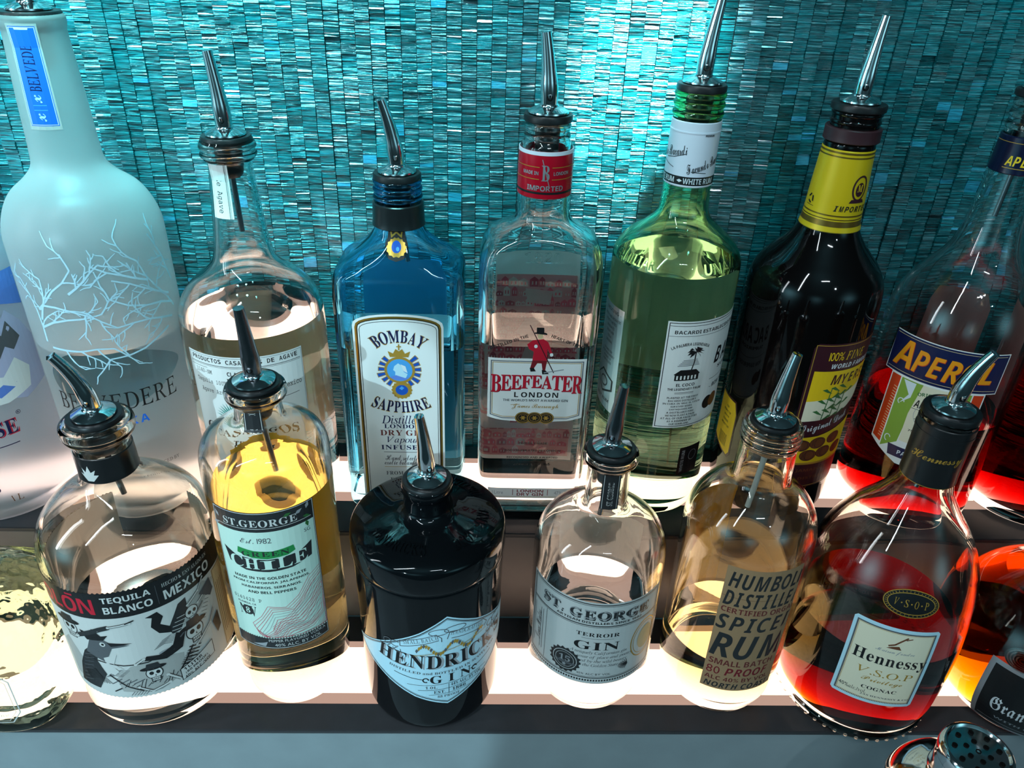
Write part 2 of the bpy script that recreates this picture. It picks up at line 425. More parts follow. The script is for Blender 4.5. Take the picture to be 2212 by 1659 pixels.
# ---------------------------------------------------------------- bottles
class Bottle:
    def __init__(s, name, label, cat, X, Y, Z, rows, mat, liq=None, fill=None, t=.003, tb=.006, seg=72, opaque=False, k=4, group=None):
        s.root = thing(name, label, cat, (X, Y, Z), group)
        s.rows = smooth_rows(full(rows), k)
        s.zs = np.array([r[0] for r in s.rows]); s.rx = np.array([r[1] for r in s.rows]); s.ry = np.array([r[2] for r in s.rows]); s.nn = np.array([r[3] for r in s.rows])
        s.name = name; s.seg = seg
        outer = [ring(*r, seg) for r in s.rows]
        if opaque:
            s.glass = link('glass_body', chain(outer, mat), s.root); return
        inner = []
        n = len(s.rows)
        for i in range(n-1, -1, -1):
            a, b = s.rows[max(i-1, 0)], s.rows[min(i+1, n-1)]
            dz, dr = b[0]-a[0], b[1]-a[1]; L = math.hypot(dz, dr) or 1
            nr, nz = dz/L, -dr/L
            z = s.rows[i][0]-nz*t
            if i == n-1: z = s.rows[i][0]; nr = 1
            if z <= tb: continue
            if inner and z >= inner[-1][0]-1e-5: continue
            inner.append((z, s.rows[i][1]-nr*t, s.rows[i][2]-nr*t, s.rows[i][3]))
        lo = inner[-1]
        inner += [(tb+.0012, lo[1]*.985, lo[2]*.985, lo[3]), (tb, lo[1]*.90, lo[2]*.90, lo[3]), (tb+.0006, lo[1]*.5, lo[2]*.5, 2.), (tb+.0010, lo[1]*.02, lo[2]*.02, 2.)]
        if fill is None:
            s.glass = link('glass_body', chain(outer+[ring(*r, seg) for r in inner], mat), s.root)
        else:
            up = [r for r in inner if r[0] > fill+1e-4]; dn = [r for r in inner if r[0] < fill-1e-4]
            a, b = up[-1], dn[0]; q = (fill-b[0])/(a[0]-b[0])
            cut = (fill,)+tuple(b[i]+(a[i]-b[i])*q for i in (1, 2, 3))
            s.glass = link('glass_body', chain(outer+[ring(*r, seg) for r in up+[cut]], mat, cap1=False), s.root)
            s.liq = link('liquid', chain([ring(*r, seg) for r in reversed([cut]+dn)], liq, air1=1), s.root)
    def R(s, z): return float(np.interp(z, s.zs, s.rx))
    def wrap(s, phi=0, off=.0002, Rref=None):
        def f(x, z, h):
            r = s.R(z); rr = Rref or r; a = R_(phi)+x/rr; q = r+off+h
            return (q*math.sin(a), -q*math.cos(a), z)
        return f
    def flat(s, off=.0002, back=False):
        def f(x, z, h):
            rx = float(np.interp(z, s.zs, s.rx)); ry = float(np.interp(z, s.zs, s.ry)); n = float(np.interp(z, s.zs, s.nn))
            y = -ry*(max(0, 1-abs(x/rx)**n))**(1/n)-off-h
            return (-x, -y, z) if back else (x, y, z)
        return f
    def cone(s, phi, z0, off=.0003):
        """x turns about the axis, y runs up along the profile from height z0"""
        i0 = int(np.searchsorted(s.zs, z0)); P = list(zip(s.zs[i0:], s.rx[i0:]))
        acc = [0]
        for a, b in zip(P, P[1:]): acc.append(acc[-1]+math.hypot(b[0]-a[0], b[1]-a[1]))
        pz = np.array([p[0] for p in P]); pr = np.array([p[1] for p in P])
        def f(x, y, h):
            z = float(np.interp(y, acc, pz)); r = float(np.interp(y, acc, pr)); a = R_(phi)+x/pr[0]
            e = .0005; z2 = float(np.interp(y+e, acc, pz)); r2 = float(np.interp(y+e, acc, pr))
            L = math.hypot(z2-z, r2-r) or 1; nr, nz = (z2-z)/L, -(r2-r)/L
            q = r+nr*(off+h)
            return (q*math.sin(a), -q*math.cos(a), z+nz*(off+h))
        return f
    def label(s, cv, name='label', phi=0, off=.0002, surf=None, step=None, ystep=0, parent=None, label=None, Rref=None, raised=0):
        sf = surf or s.wrap(phi, off, Rref)
        return link(name, cv.geo(sf, step or 4.0, ystep or 12, raised=raised), parent or s.root, 0, label)
    def sleeve(s, name, z0, z1, dr, mat, art=None, phi=0, n=10, lip=0, bands=(), label=None, curl=.0006):
        zz = [z0+(z1-z0)*i/n for i in range(n+1)]
        out = [(z0, s.R(z0)+dr-curl)]+[(z, s.R(z)+dr) for z in zz]+[(z1, s.R(z1)+dr-curl)]
        out[1] = (z0+curl, out[1][1]); out[-2] = (z1-curl, out[-2][1])
        inn = [(z, s.R(z)+.0001) for z in reversed(zz)]
        g = lathe(out+inn, mat, 64, (False, False), True)
        for (a, b, m, e) in bands:
            zb = [a+(b-a)*i/4 for i in range(5)]
            g.join(lathe([(z, s.R(z)+dr+e) for z in zb]+[(z, s.R(z)+dr-.0003) for z in reversed(zb)], m, 64, (False, False), True))
        if art: g.join(art.geo(s.wrap(phi, dr+.0002), 3.0, 6.0))
        return link(name, g, s.root, 40, label)
    def threads(s, z0, z1, n, dr, mat='clear_glass'):
        g = Geo(); p = (z1-z0)/n
        for i in range(n):
            z = z0+(i+.5)*p; r = s.R(z)-.0004; rr = p*.34
            rows = [(z+rr*math.sin(2*math.pi*k/8), r+(dr+.0004)*max(0, math.cos(2*math.pi*k/8))-.0004*max(0, -math.cos(2*math.pi*k/8))) for k in range(8)]
            g.join(lathe(rows, mat, 56, (False, False), True))
        return link('neck_thread', g, s.root, 60)
    def pourer(s, z, lean=(0, 0), h=.052, ri=.0092, tube_len=.045, tube_dx=0, tube_mat='dark_steel', face=0, flange=.0172, plug=.026, smoke=False):
        """speed pourer: chrome spout on a domed flange, black rubber stopper, thin air tube hanging inside"""
        M = 'dark_steel' if smoke else 'chrome'
        g = lathe([(z+.0008, .0128), (z+.0016, .0138), (z+.0026, .0136), (z+.0042, .0105), (z+.0052, .0082), (z+.0056, .0066), (z+.0066, .0064), (z+.0070, .0058), (z+.0072, .004)], 'chrome', 40, (True, True))
        b0 = Vector((0, 0, z+.0060)); b1 = Vector((lean[0]*.06, lean[1]*.06, z+.021)); b2 = Vector((lean[0], lean[1], z+h))
        P = []; Rr = []
        for i in range(15):
            t = i/14; p = b0*(1-t)**2+(b1+Vector((0, 0, .004)))*2*t*(1-t)+b2*t*t
            P.append(p); Rr.append(.0056+.0003*math.sin(math.pi*min(1, t*2.2))-.0023*max(0, (t-.30)/.70))
        d = (P[-1]-P[-2]).normalized()
        g.join(tube(P+[P[-1]], Rr+[Rr[-1]-.0005], M, 24, (True, False)))
        g.join(tube([P[-1]-d*.0001, P[-1]-d*.004], [Rr[-1]-.0004, Rr[-1]-.0007], 'dark_steel', 24, (False, False)).moved(lambda q: q))
        g.join(tube([P[-1]-d*.0035, P[-1]-d*.0038], [Rr[-1]-.0003, Rr[-1]-.0003], 'hole_black', 20))
        a = R_(face)
        hp = Vector((math.sin(a), -math.cos(a), 0))
        g.join(tube([Vector((0, 0, z+.0112))+hp*.0046, Vector((0, 0, z+.0118))+hp*.0060], [.0023, .0020], 'hole_black', 16))
        g.join(tube([Vector((0, 0, z+.0100))+hp*.0050, Vector((0, 0, z+.0136))+hp*.0060], [.0014, .0012], M, 12))
        sp = link('pour_spout', g, s.root, 50)
        r = lathe([(z-.0040, ri+.001), (z-.0042, flange-.001), (z-.0034, flange), (z-.0002, flange), (z+.0008, flange-.0006), (z+.0010, .0142), (z+.0006, .0130), (z+.0004, .004)], 'rubber', 48)
        rows = [(z-.003, ri-.0005)]
        for i in range(5):
            zz = z-.005-i*plug/5; rows += [(zz, ri-.0006-.0002*i), (zz-.0008, ri+.0001-.0004*i), (zz-.0018, ri-.0006-.0002*i)]
        rows += [(z-.006-plug, ri-.0022), (z-.008-plug, ri-.004)]
        r.join(lathe(list(reversed(rows)), 'rubber', 36))
        link('rubber_stopper', r, sp, 40)
        if tube_len:
            z0 = z-.006-plug
            link('air_tube', tube([(0, 0, z0+.004), (tube_dx*.5, -.001, z0-tube_len*.5), (tube_dx, -.002, z0-tube_len)], [.0021, .0020, .0019], tube_mat, 14), sp, 50)
        return sp

# ---------------------------------------------------------------- setting: shelves, wall, counter
Z2 = .0999
XL, XR = -.75, .80
def shelf(name, label, y0, yb, yp, yq, yr, y1, zt, zb, fm, glow):
    t = thing(name, label, 'shelf', ((XL+XR)/2, y0, zt))
    def P(n, g, lab=None):
        return link(n, g.moved(lambda q: q-Vector(((XL+XR)/2, y0, zt))), t, 30, lab)
    P('front_rim', box(XL, y0, zt-.004, XR, yb, zt, 'dark_frame', .0007), 'dark grey metal front rim')
    P('front_face', box(XL, y0+.0004, zb, XR, y0+.010, zt-.0042, fm, .0003))
    P('panel_edge', box(XL, yb+.0001, zt-.012, XR, yp, zt-.0002, 'acrylic_glow').join(box(XL, yq, zt-.012, XR, yr-.0001, zt-.0002, 'acrylic_glow')), 'pale edge of the light panel with an added weak glow')
    P('light_panel', box(XL, yp+.0001, zt-.010, XR, yq-.0001, zt, glow), 'glowing warm white panel')
    P('back_rim', box(XL, yr, zt-.020, XR, y1, zt, 'dark_frame', .0005))
    return t
shelf('back_bar_shelf', 'lower lit step of the back bar, with a glowing warm panel behind a dark rim', .374, .3984, .4079, .4535, .4600, .4878, 0, -.1195, 'front_metal', 'panel_glow')
shelf('back_bar_shelf', 'upper lit step of the back bar, directly against the teal glass mosaic', .488, .5281, .5400, .5850, .5925, .6120, Z2, .0002, 'riser_metal', 'upper_panel_glow')
ct = link('floor_counter', box(XL, -.05, -.16, XR, .374, -.12, 'front_metal'), None, 30); ct['kind'] = 'structure'

def mosaic():
    m, N, L = new_mat('teal_mosaic')
    o = N.new('ShaderNodeOutputMaterial'); p = N.new('ShaderNodeBsdfPrincipled')
    g = N.new('ShaderNodeNewGeometry'); t = N.new('ShaderNodeTexCoord')
    cr = N.new('ShaderNodeValToRGB'); e = cr.color_ramp.elements
    e[0].position = 0; e[0].color = (*hx('032a2e'), 1); e[1].position = 1; e[1].color = (*hx('48b0e0'), 1)
    for pos, c in ((.06, '024a50'), (.5, '04686f'), (.90, '088490'), (.95, '2694b0')):
        q = cr.color_ramp.elements.new(pos); q.color = (*hx(c), 1)
    g = N.new('ShaderNodeAttribute'); g.attribute_name = 'face_value'; L.new(g.outputs['Fac'], cr.inputs[0])
    mp = N.new('ShaderNodeMapping'); mp.inputs['Scale'].default_value = (110, 90, 2200)
    n = N.new('ShaderNodeTexNoise'); n.inputs['Scale'].default_value = 1; n.inputs['Detail'].default_value = 3
    L.new(t.outputs['Object'], mp.inputs[0]); L.new(mp.outputs[0], n.inputs['Vector'])
    b = N.new('ShaderNodeBump'); b.inputs['Strength'].default_value = .75; b.inputs['Distance'].default_value = .0006
    L.new(n.outputs['Fac'], b.inputs['Height']); L.new(b.outputs[0], p.inputs['Normal'])
    r = N.new('ShaderNodeMapRange'); r.inputs[1].default_value = .3; r.inputs[2].default_value = .7; r.inputs[3].default_value = .4; r.inputs[4].default_value = 1.5
    L.new(n.outputs['Fac'], r.inputs[0])
    mx = N.new('ShaderNodeVectorMath'); mx.operation = 'SCALE'; L.new(cr.outputs[0], mx.inputs[0]); L.new(r.outputs[0], mx.inputs['Scale'])
    L.new(mx.outputs[0], p.inputs['Base Color'])
    p.inputs['Roughness'].default_value = .2; p.inputs['Metallic'].default_value = .15
    p.inputs['Specular IOR Level'].default_value = .8; p.inputs['Coat Weight'].default_value = .7; p.inputs['Coat Roughness'].default_value = .09
    L.new(p.outputs[0], o.inputs[0])
mosaic()
def wall():
    rg = np.random.default_rng(3)
    pitch = .0111; V = []; F = []
    x = -.66
    tone = []
    while x < .72:
        z = .085; yaw = rg.normal(0, .08); dep = rg.normal(0, .0005); col = rg.normal(0, .06)
        while z < .60:
            gh = rg.uniform(.004, .016); gt = rg.normal(0, .10); gc = np.clip(.5+col+rg.normal(0, .13), .08, .88); gy = rg.normal(0, .0004)
            solid = rg.random() < .07; zend = z+gh*(.6 if solid else 1)
            if solid: gc = rg.choice([.08, .97, .95, .75]); gt = rg.normal(0, .06)
            while z < zend:
                h = zend-z if solid else min(rg.uniform(.0005, .0015), zend-z+.0003)
                y = .6148+dep+gy+(0 if solid else abs(rg.normal(0, .0004)))
                tx = gt if solid else (-rg.uniform(.2, .8) if rg.random() < .24 else gt+rg.normal(0, .07)); tz = yaw+rg.normal(0, .04)
                w = pitch/2-.00022; hh = h/2-.00002
                xc, zc = x, z+h/2
                o = len(V)
                fr = [(xc+sx*w, y-sx*w*tz-sz*hh*tx, zc+sz*hh) for sx, sz in ((-1, -1), (1, -1), (1, 1), (-1, 1))]
                V += fr+[(q[0], .620, q[2]) for q in fr]
                F += [(o, o+1, o+2, o+3)]+[(o+(k+1) % 4, o+k, o+4+k, o+4+(k+1) % 4) for k in range(4)]
                tone += [float(np.clip(gc+(0 if solid else rg.normal(0, .10)), 0, 1))]*5
                z += h
        x += pitch
    g = Geo(); g.v = V; g.f = F; g.m = ['teal_mosaic']*len(F); g.a = tone
    g.join(box(-.75, .6185, .08, .80, .635, .62, 'dark_frame'))
    w = link('wall_back', g, None, 0)
    w['kind'] = 'structure'
wall()

#BOTTLES

BACK = 'bottles along the upper lit shelf'
FRONT = 'bottles along the lower lit shelf'
# ---- frosted vodka bottle with branches
B = Bottle('vodka_bottle', 'tall frosted vodka bottle with white branches and a blue neck strip', 'bottle', -.295, .551, Z2,
    [(0, .047), (.004, .0508), (.012, .0522), (.10, .0531), (.225, .0532), (.2408, .0526), (.255, .0480), (.2652, .0415), (.2740, .0310), (.2824, .0240), (.292, .0224), (.3166, .0214), (.3483, .0200), (.368, .0190), (.3715, .0198), (.3760, .0200), (.3785, .0185)],
    'frosted_glass', 'clear_liquid', .156, .0034, .012, group=BACK)
c = Canvas()
for x in (-.5, .5): c.rect(-9.6, 310, 9.6, 374, 'paper', .2)
c.rect(-8.4, 312.5, 8.4, 372.5, 'blue'); c.rect(-8.0, 313, 8.0, 372, 'paper'); c.rect(-7.6, 313.4, 7.6, 371.6, 'blue')
c.text('BELVEDERE', 'serif', 0, 352, 36, 7, 'navy', 90)
for y in (329.5, 318): c.text('x', 'script', 0, y, 5, 4, 'ice', 90)
for y in (325.5, 322.5): c.line([(-4, y), (4, y)], .5, 'sky')
B.label(c, 'neck_label', 6, Rref=.0205, label='blue strip label with a white border and upright lettering')
c = Canvas(); rg = random.Random(5)
for x, y, a, L in ((-42, 166, 84, 50), (-40, 192, 52, 44), (-41, 178, 22, 46), (-38, 162, 6, 44), (62, 176, 126, 54), (58, 188, 152, 50), (60, 180, 172, 54), (66, 196, 104, 46), (50, 164, 184, 50), (-36, 196, 12, 40), (-14, 206, 40, 30), (40, 206, 150, 40), (-40, 184, 70, 34), (56, 170, 160, 46)):
    c.branch(x, y, a, L, 1.7, 2, 'ice', rg)
B.label(c, 'branch_print', 20, label='white printed bare branches')
for k, (t_, st_, x, y, w, h, m_, sp_) in enumerate((('BELVEDERE', 'serif', 0, 115.5, 92, 15, 'ink', 0), ('VODKA', 'sansb', 0, 97.5, 40, 7, 'blue', 1), ('PRODUCED BY', 'serif', 22, 52, 26, 3.2, 'grey_ink', 0))):
    c = Canvas(); c.text(t_, st_, x, y, w, h, m_, space=sp_)
    B.label(c, 'printed_word', 18, label=('large black serif word', 'small blue word', 'small grey words')[k])
c = Canvas()
c.lines(['NADUCJANETTE', 'from the water for', 'and distilled in our', 'thanks to our', 'way Polish vodka'], 'serifb', 0, 112, -8, 4.5, 'grey_ink', .8)
B.label(c, 'back_lettering', surf=lambda x, z, h: ((B.R(z)+.0003)*math.sin(-x/.053+.15), (B.R(z)+.0003)*math.cos(-x/.053+.15), z))
B.pourer(.3790, (-.004, 0), .052, .0100, 0, flange=.0188)

# ---- blue and white vodka bottle, cut by the frame
B = Bottle('vodka_bottle', 'blue and white frosted vodka bottle with a painted mountain', 'bottle', -.4158, .548, Z2,
    [(0, .054), (.004, .0580), (.012, .0595), (.10, .0600), (.185, .0598), (.210, .0560), (.230, .0470), (.245, .0370), (.262, .0290), (.29, .0230), (.33, .0195), (.365, .0180), (.370, .0192), (.376, .0190)],
    'blue_frosted_glass', 'clear_liquid', .12, .0034, .012, group=BACK)
c = Canvas()
c.poly([(8, 128), (20, 134), (30, 131), (40, 142), (52, 160), (60, 172), (66, 168), (74, 178), (84, 166), (92, 150), (92, 112), (70, 104), (52, 112), (34, 103), (14, 108)], 'lilac')
c.poly([(26, 118), (44, 132), (58, 128), (70, 140), (80, 128), (76, 112), (56, 106), (40, 108)], 'paper')
c.poly([(54, 152), (60, 166), (66, 160), (72, 170), (80, 154), (72, 146), (66, 151), (60, 143)], 'grey_ink')
c.poly([(8, 140), (16, 146), (24, 142), (34, 148), (30, 140), (18, 137)], 'grey_ink'); c.poly([(20, 131), (36, 136), (50, 133), (38, 130)], 'cornflower')
c.poly([(8, 104), (22, 107), (38, 101), (30, 97), (14, 98)], 'cornflower'); c.poly([(44, 116), (56, 122), (64, 117), (52, 112)], 'cornflower')
c.poly([(8, 205), (30, 206), (60, 206), (92, 204), (92, 176), (70, 184), (50, 178), (30, 170), (8, 166)], 'cornflower', .5)
c.text('GREY GOOSE', 'serifb', 9, 86, 96, 14, 'red'); c.text('GREY GOOSE', 'serifb', 8.6, 86.2, 94.5, 12.6, 'navy')
c.ring(59.5, 96, 1.6, 1.6, .4, 'navy'); c.text('R', 'sansb', 59.5, 96, 1.4, 1.8, 'navy')
c.line([(-30, 71), (54, 71)], .8, 'navy'); c.text('VODKA', 'serifb', 10, 62, 50, 8, 'navy')
c.text('IMPORTED', 'serifb', 8, 33, 44, 5, 'navy'); c.text('1 L', 'serif', 39, 22, 8, 6, 'brown')
B.label(c, 'mountain_print', 0, label='painted mountain and navy lettering')
B.pourer(.3765, (-.004, 0), .052, .0094, 0)

# ---- tequila bottle with typewriter label
B = Bottle('tequila_bottle', 'clear tequila bottle with white typewriter label and paper neck strip, on the upper shelf', 'bottle', -.1833, .553, Z2,
    [(0, .048), (.003, .0520), (.010, .0545), (.03, .0550), (.15, .0550), (.165, .0547), (.1783, .0532), (.190, .0475), (.199, .0390), (.2065, .0295), (.2145, .0232), (.228, .0203), (.2531, .0176), (.275, .0158), (.2865, .0154), (.2890, .0175), (.2925, .0186), (.2965, .0184), (.3000, .0188), (.3025, .0178)],
    'clear_glass', 'clear_liquid', .171, .0032, .010, group=BACK)
c = Canvas(); c.rect(-46, 26, 46, 158, 'paper', .2)
c.text('PRODUCTOS CASAMIGOS DE AGAVE', 'sansb', 0, 153.5, 84, 3.6, 'ink', space=1); c.line([(-44, 149.5), (44, 149.5)], .45, 'ink'); c.line([(-44, 148.4), (44, 148.4)], .25, 'ink')
c.text('1140-NM', 'mono', -32, 143, 15, 3.6, 'ink'); c.text('Tequila 100%', 'mono', -27, 134.5, 27, 4.8, 'ink'); c.text('Agave Azul', 'mono', -26, 126, 23, 4.8, 'ink')
c.text('CLASE', 'sansb', -6, 143.5, 12, 3.6, 'ink'); c.text('BLANCO', 'serifb', 0, 137, 26, 5, 'ink'); c.text('Hecho en Mexico', 'mono', 24, 130, 38, 4.6, 'ink')
c.line([(8, 119), (40, 121)], .4, 'ink'); c.line([(-44, 146.5), (-28, 146.5)], .3, 'ink')
for i in range(15):
    a = R_(12+156*i/14); c.poly([(-12+2*math.cos(a), 104+2*math.sin(a)), (-12+8*math.cos(a+.07), 104+8*math.sin(a+.07)), (-12+15*math.cos(a), 104+15*math.sin(a)), (-12+8*math.cos(a-.07), 104+8*math.sin(a-.07))], 'teal_ink')
c.text('CASAMIGOS', 'serifb', 0, 92, 78, 10, 'ink'); c.text('TEQUILA', 'sansb', 0, 80, 40, 5, 'ink')
c.frame(-45, 27, 45, 157, .4, 'pale_ink')
B.label(c, 'front_label', 4, label='white paper label with black typewriter lettering')
c = Canvas(); c.rect(-30, 40, 30, 150, 'tan', .2); c.rect(-26, 60, 26, 140, 'grey_paper')
B.label(c, 'back_label', 195)
c = Canvas(); c.rect(-7.6, 250, 7.6, 288, 'paper', .2); c.line([(5.2, 250), (5.2, 288)], .35, 'ink'); c.line([(6.1, 250), (6.1, 288)], .2, 'ink'); c.line([(-6.2, 250), (-6.2, 288)], .2, 'pale_ink')
c.text('de Agave', 'mono', -1, 266.5, 25, 5.4, 'ink', -90); c.text('%', 'mono', -1, 285, 3.4, 4, 'ink', -90)
B.label(c, 'neck_label', -16, Rref=.0172, label='narrow white strip with upright typewriter lettering')
B.threads(.2895, .3005, 2, .0011)
B.pourer(.3040, (-.004, 0), .055, .0102, .042, .002, plug=.020)

# ---- blue gin bottle
B = Bottle('gin_bottle', 'square-shouldered translucent blue gin bottle with a tall white label edged in gold', 'bottle', -.0658, .553, Z2,
    [(0, .0455, .0330, 6), (.003, .0482, .0352, 7), (.012, .0488, .036, 8), (.10, .0490, .036, 8), (.19, .0493, .036, 8), (.203, .0490, .0355, 7), (.2120, .0478, .0345, 6), (.2190, .0420, .0310, 4.5), (.2260, .0325, .0270, 3.2), (.2330, .0245, .0228, 2.4), (.2400, .0195, .0192, 2), (.2458, .0178, .0178, 2), (.262, .0170, .0170, 2), (.2790, .0166, .0166, 2), (.2805, .0160, .0160, 2)],
    'blue_glass', 'clear_liquid', .155, .0040, .012, seg=112, group=BACK)
c = Canvas()
def arch(x, y0, ys, yt, n=14): return [(-x, y0), (x, y0)]+[(x*math.cos(math.pi*i/n), ys+(yt-ys)*math.sin(math.pi*i/n)**.75) for i in range(n+1)]
c.poly(arch(34, 8, 177, 187), 'paper', .2)
c.line(arch(31.2, 10, 175.5, 184)[1:]+[(-31.2, 10)], 2.3, 'gold', True); c.line(arch(30.6, 11, 175, 183.2)[1:]+[(-30.6, 11)], .7, 'ink', True); c.line(arch(28.9, 12, 174, 181.2)[1:]+[(-28.9, 12)], .4, 'ink', True)
c.text('BOMBAY', 'serifb', 0, 168.5, 43, 11.5, 'gold_ink', arc=34); c.text('BOMBAY', 'serifb', 0, 168.6, 42, 10.4, 'navy', arc=34)
c.text('SAPPHIRE', 'serifb', 0, 105.5, 45.5, 11.5, 'gold_ink', arc=-48); c.text('SAPPHIRE', 'serifb', 0, 105.6, 44.5, 10.4, 'navy', arc=-48)
for i in range(16):
    a = R_(-55+290*i/15)
    if abs(i-7.5) < 2: continue
    r0, r1 = 11.6, 16.2+(1.4 if i % 4 == 1 else 0)
    q = [(r0*math.cos(a-.085), 139.4+r0*math.sin(a-.085)), (r1*math.cos(a-.085), 139.4+r1*math.sin(a-.085)), (r1*math.cos(a+.085), 139.4+r1*math.sin(a+.085)), (r0*math.cos(a+.085), 139.4+r0*math.sin(a+.085))]
    c.line(q, 1.1, 'gold_ink', True); c.poly(q, 'sapphire')
c.disc(0, 139.4, 11.8, 11.8, 'gold_ink'); c.disc(0, 139.4, 9.8, 9.8, 'sky')
c.poly([(-3, 133), (4, 131.5), (6, 136), (3, 138), (2.4, 143), (-1, 145.5), (-4, 143), (-5, 139.5), (-3.4, 138), (-3.6, 135)], 'ice'); c.poly([(1, 144.6), (4.5, 143), (6, 137), (3.2, 138.5)], 'white_ink'); c.poly([(-8, 133), (-3, 135), (4, 132.5), (8, 134), (4, 130.4), (-4, 130.4)], 'cornflower')
c.poly([(-7, 151), (7, 151), (8.5, 156), (4.5, 154), (2.5, 158), (0, 156), (-2.5, 158), (-4.5, 154), (-8.5, 156)], 'gold_ink'); c.line([(0, 157), (0, 162)], 1, 'gold_ink'); c.line([(-1.8, 160), (1.8, 160)], .9, 'gold_ink')
c.star(1, 121.5, 8.4, 7.4, 16, 'gold_ink'); c.disc(1, 121.5, 4.9, 4.6, 'sapphire'); c.poly([(-1, 123), (1, 125), (3, 123.5), (1, 121.5)], 'sky')
c.text('Distilled', 'ital', 0, 93.5, 33, 8, 'navy'); c.text('LONDON', 'serifb', 0, 87, 29, 4, 'navy'); c.text('DRY GIN', 'serifb', 0, 80.6, 36, 5.4, 'brick'); c.text('Vapour', 'ital', 0, 73, 26, 7.6, 'navy'); c.text('INFUSED', 'serifb', 0, 66.2, 36, 4.6, 'navy')
c.line([(-16, 61.5), (16, 61.5)], .4, 'ink'); c.text('Hand selected', 'script', 0, 55.8, 30, 5.4, 'grey_ink'); c.text('exotic botanicals', 'script', 0, 51, 32, 5, 'grey_ink'); c.line([(-16, 46.5), (16, 46.5)], .4, 'gold_ink')
c.text('FROM A 1761', 'serifb', 0, 40, 30, 4, 'grey_ink'); c.text('RECIPE', 'serifb', 0, 33, 24, 4, 'grey_ink')
B.label(c, 'front_label', surf=B.flat(), label='white label with gold border and jewelled medallion')
c = Canvas(); c.poly([(-36, 20), (36, 20), (36, 190), (30, 204), (-30, 204), (-36, 190)], 'back_blue', .2)
B.label(c, 'back_label', surf=B.flat(back=True), label='plain blue inner side of the back label')
c = Canvas(); c.poly([(-6.5, 250), (6.5, 250), (6.5, 240), (7.6, 236), (7.4, 231), (4, 226.5), (0, 225), (-4, 226.5), (-7.4, 231), (-7.6, 236), (-6.5, 240)], 'ink', .2)
c.poly([(-4.5, 250), (4.5, 250), (0, 243)], 'paper'); c.line([(-5.5, 250), (-3.5, 241), (0, 244), (3.5, 241), (5.5, 250)], 1.2, 'gold'); c.star(0, 234, 6.6, 5.8, 14, 'gold'); c.disc(0, 234.4, 3.1, 4.0, 'sapphire'); c.disc(.8, 233, 1, 1.4, 'sky')
def medal(x, z, h):
    a = x/.020; r = float(np.interp(z, B.zs, B.ry))+.0006+h
    return (r*math.sin(a), -r*math.cos(a), z)
B.label(c, 'neck_medal', surf=medal, step=1.5, ystep=2)
B.sleeve('cap_collar', .2443, .2615, .0016, 'black_cap', n=8)
B.threads(.2625, .2795, 3, .0012, 'blue_glass')
B.pourer(.2815, (-.009, -.002), .0505, .0100, .036, .006, tube_mat='dark_steel', plug=.024)

# ---- clear gin bottle with red town print
B = Bottle('gin_bottle', 'clear rectangular gin bottle with a red foil neck and red lettering on a white plaque', 'bottle', .0391, .535, Z2,
    [(0, .0400, .0290, 5), (.004, .0428, .0315, 6), (.012, .0435, .0322, 7), (.10, .0442, .0325, 7), (.2066, .0451, .0328, 7), (.2192, .0452, .0325, 6.5), (.235, .0436, .0312, 5), (.2440, .0400, .0290, 4), (.2505, .0320, .0255, 3), (.2555, .0235, .0212, 2.3), (.2605, .0193, .0190, 2), (.2770, .0186, .0186, 2), (.309, .0180, .0180, 2), (.3140, .0152, .0152, 2), (.3260, .0150, .0150, 2), (.3280, .0142, .0142, 2)],
    'clear_glass', 'clear_liquid', .1685, .0038, .014, seg=112, group=BACK)
c = Canvas()
c.poly([(-37, 160), (37, 160), (37, 107), (26, 104.5), (12, 103.5), (-12, 103.5), (-26, 104.5), (-37, 107)], 'paper', .2)
c.line([(-34.6, 157.5), (34.6, 157.5), (34.6, 109.5), (25, 106.6), (-25, 106.6), (-34.6, 109.5)], .7, 'grey_ink', True); c.line([(-33.4, 156.3), (33.4, 156.3), (33.4, 110.5), (25, 108), (-25, 108), (-33.4, 110.5)], .5, 'gold_ink', True)
for i, ch in enumerate('BEEFEATER'):
    k = (i-4)/4; h = 11+4.5*abs(k)**1.5; x = (i-4)*7.75; y = 140.2-.5*(h-11)
    c.text(ch, 'serifb', x+.35, y-.4, 8.0, h, 'dark_red'); c.text(ch, 'serifb', x, y, 7.5, h, 'red')
c.text('LONDON', 'sansb', 0, 128.2, 36, 4.6, 'ink', space=1); c.text("THE WORLD'S MOST AWARDED GIN", 'sansb', 0, 123.2, 50, 2.1, 'grey_ink')
c.text('James Burrough', 'script', 0, 117.3, 36, 5.4, 'gold_ink'); c.line([(-19, 119), (-12, 119.5)], .4, 'gold_ink')
for x in (-9, 9, 0): c.disc(x, 107, 6.2, 5.4, 'ink'); c.ring(x, 107, 5.6, 4.8, .6, 'gold_ink'); c.ring(x, 107, 4, 3.4, .3, 'gold_ink'); c.star(x, 107, 2.6, 1.2, 6, 'gold_ink')
c.poly([(-1, 176), (3.5, 176.6), (7, 174), (10.5, 165), (9, 164), (6.5, 169), (7, 158.5), (-4, 158.5), (-3.4, 166), (-7, 168), (-8.5, 172), (-4.5, 175.5)], 'red'); c.poly([(-4, 158.5), (7, 158.5), (6, 150), (4, 150), (3, 156), (0, 156.5), (-3, 151), (-5.5, 151.5)], 'dark_red')
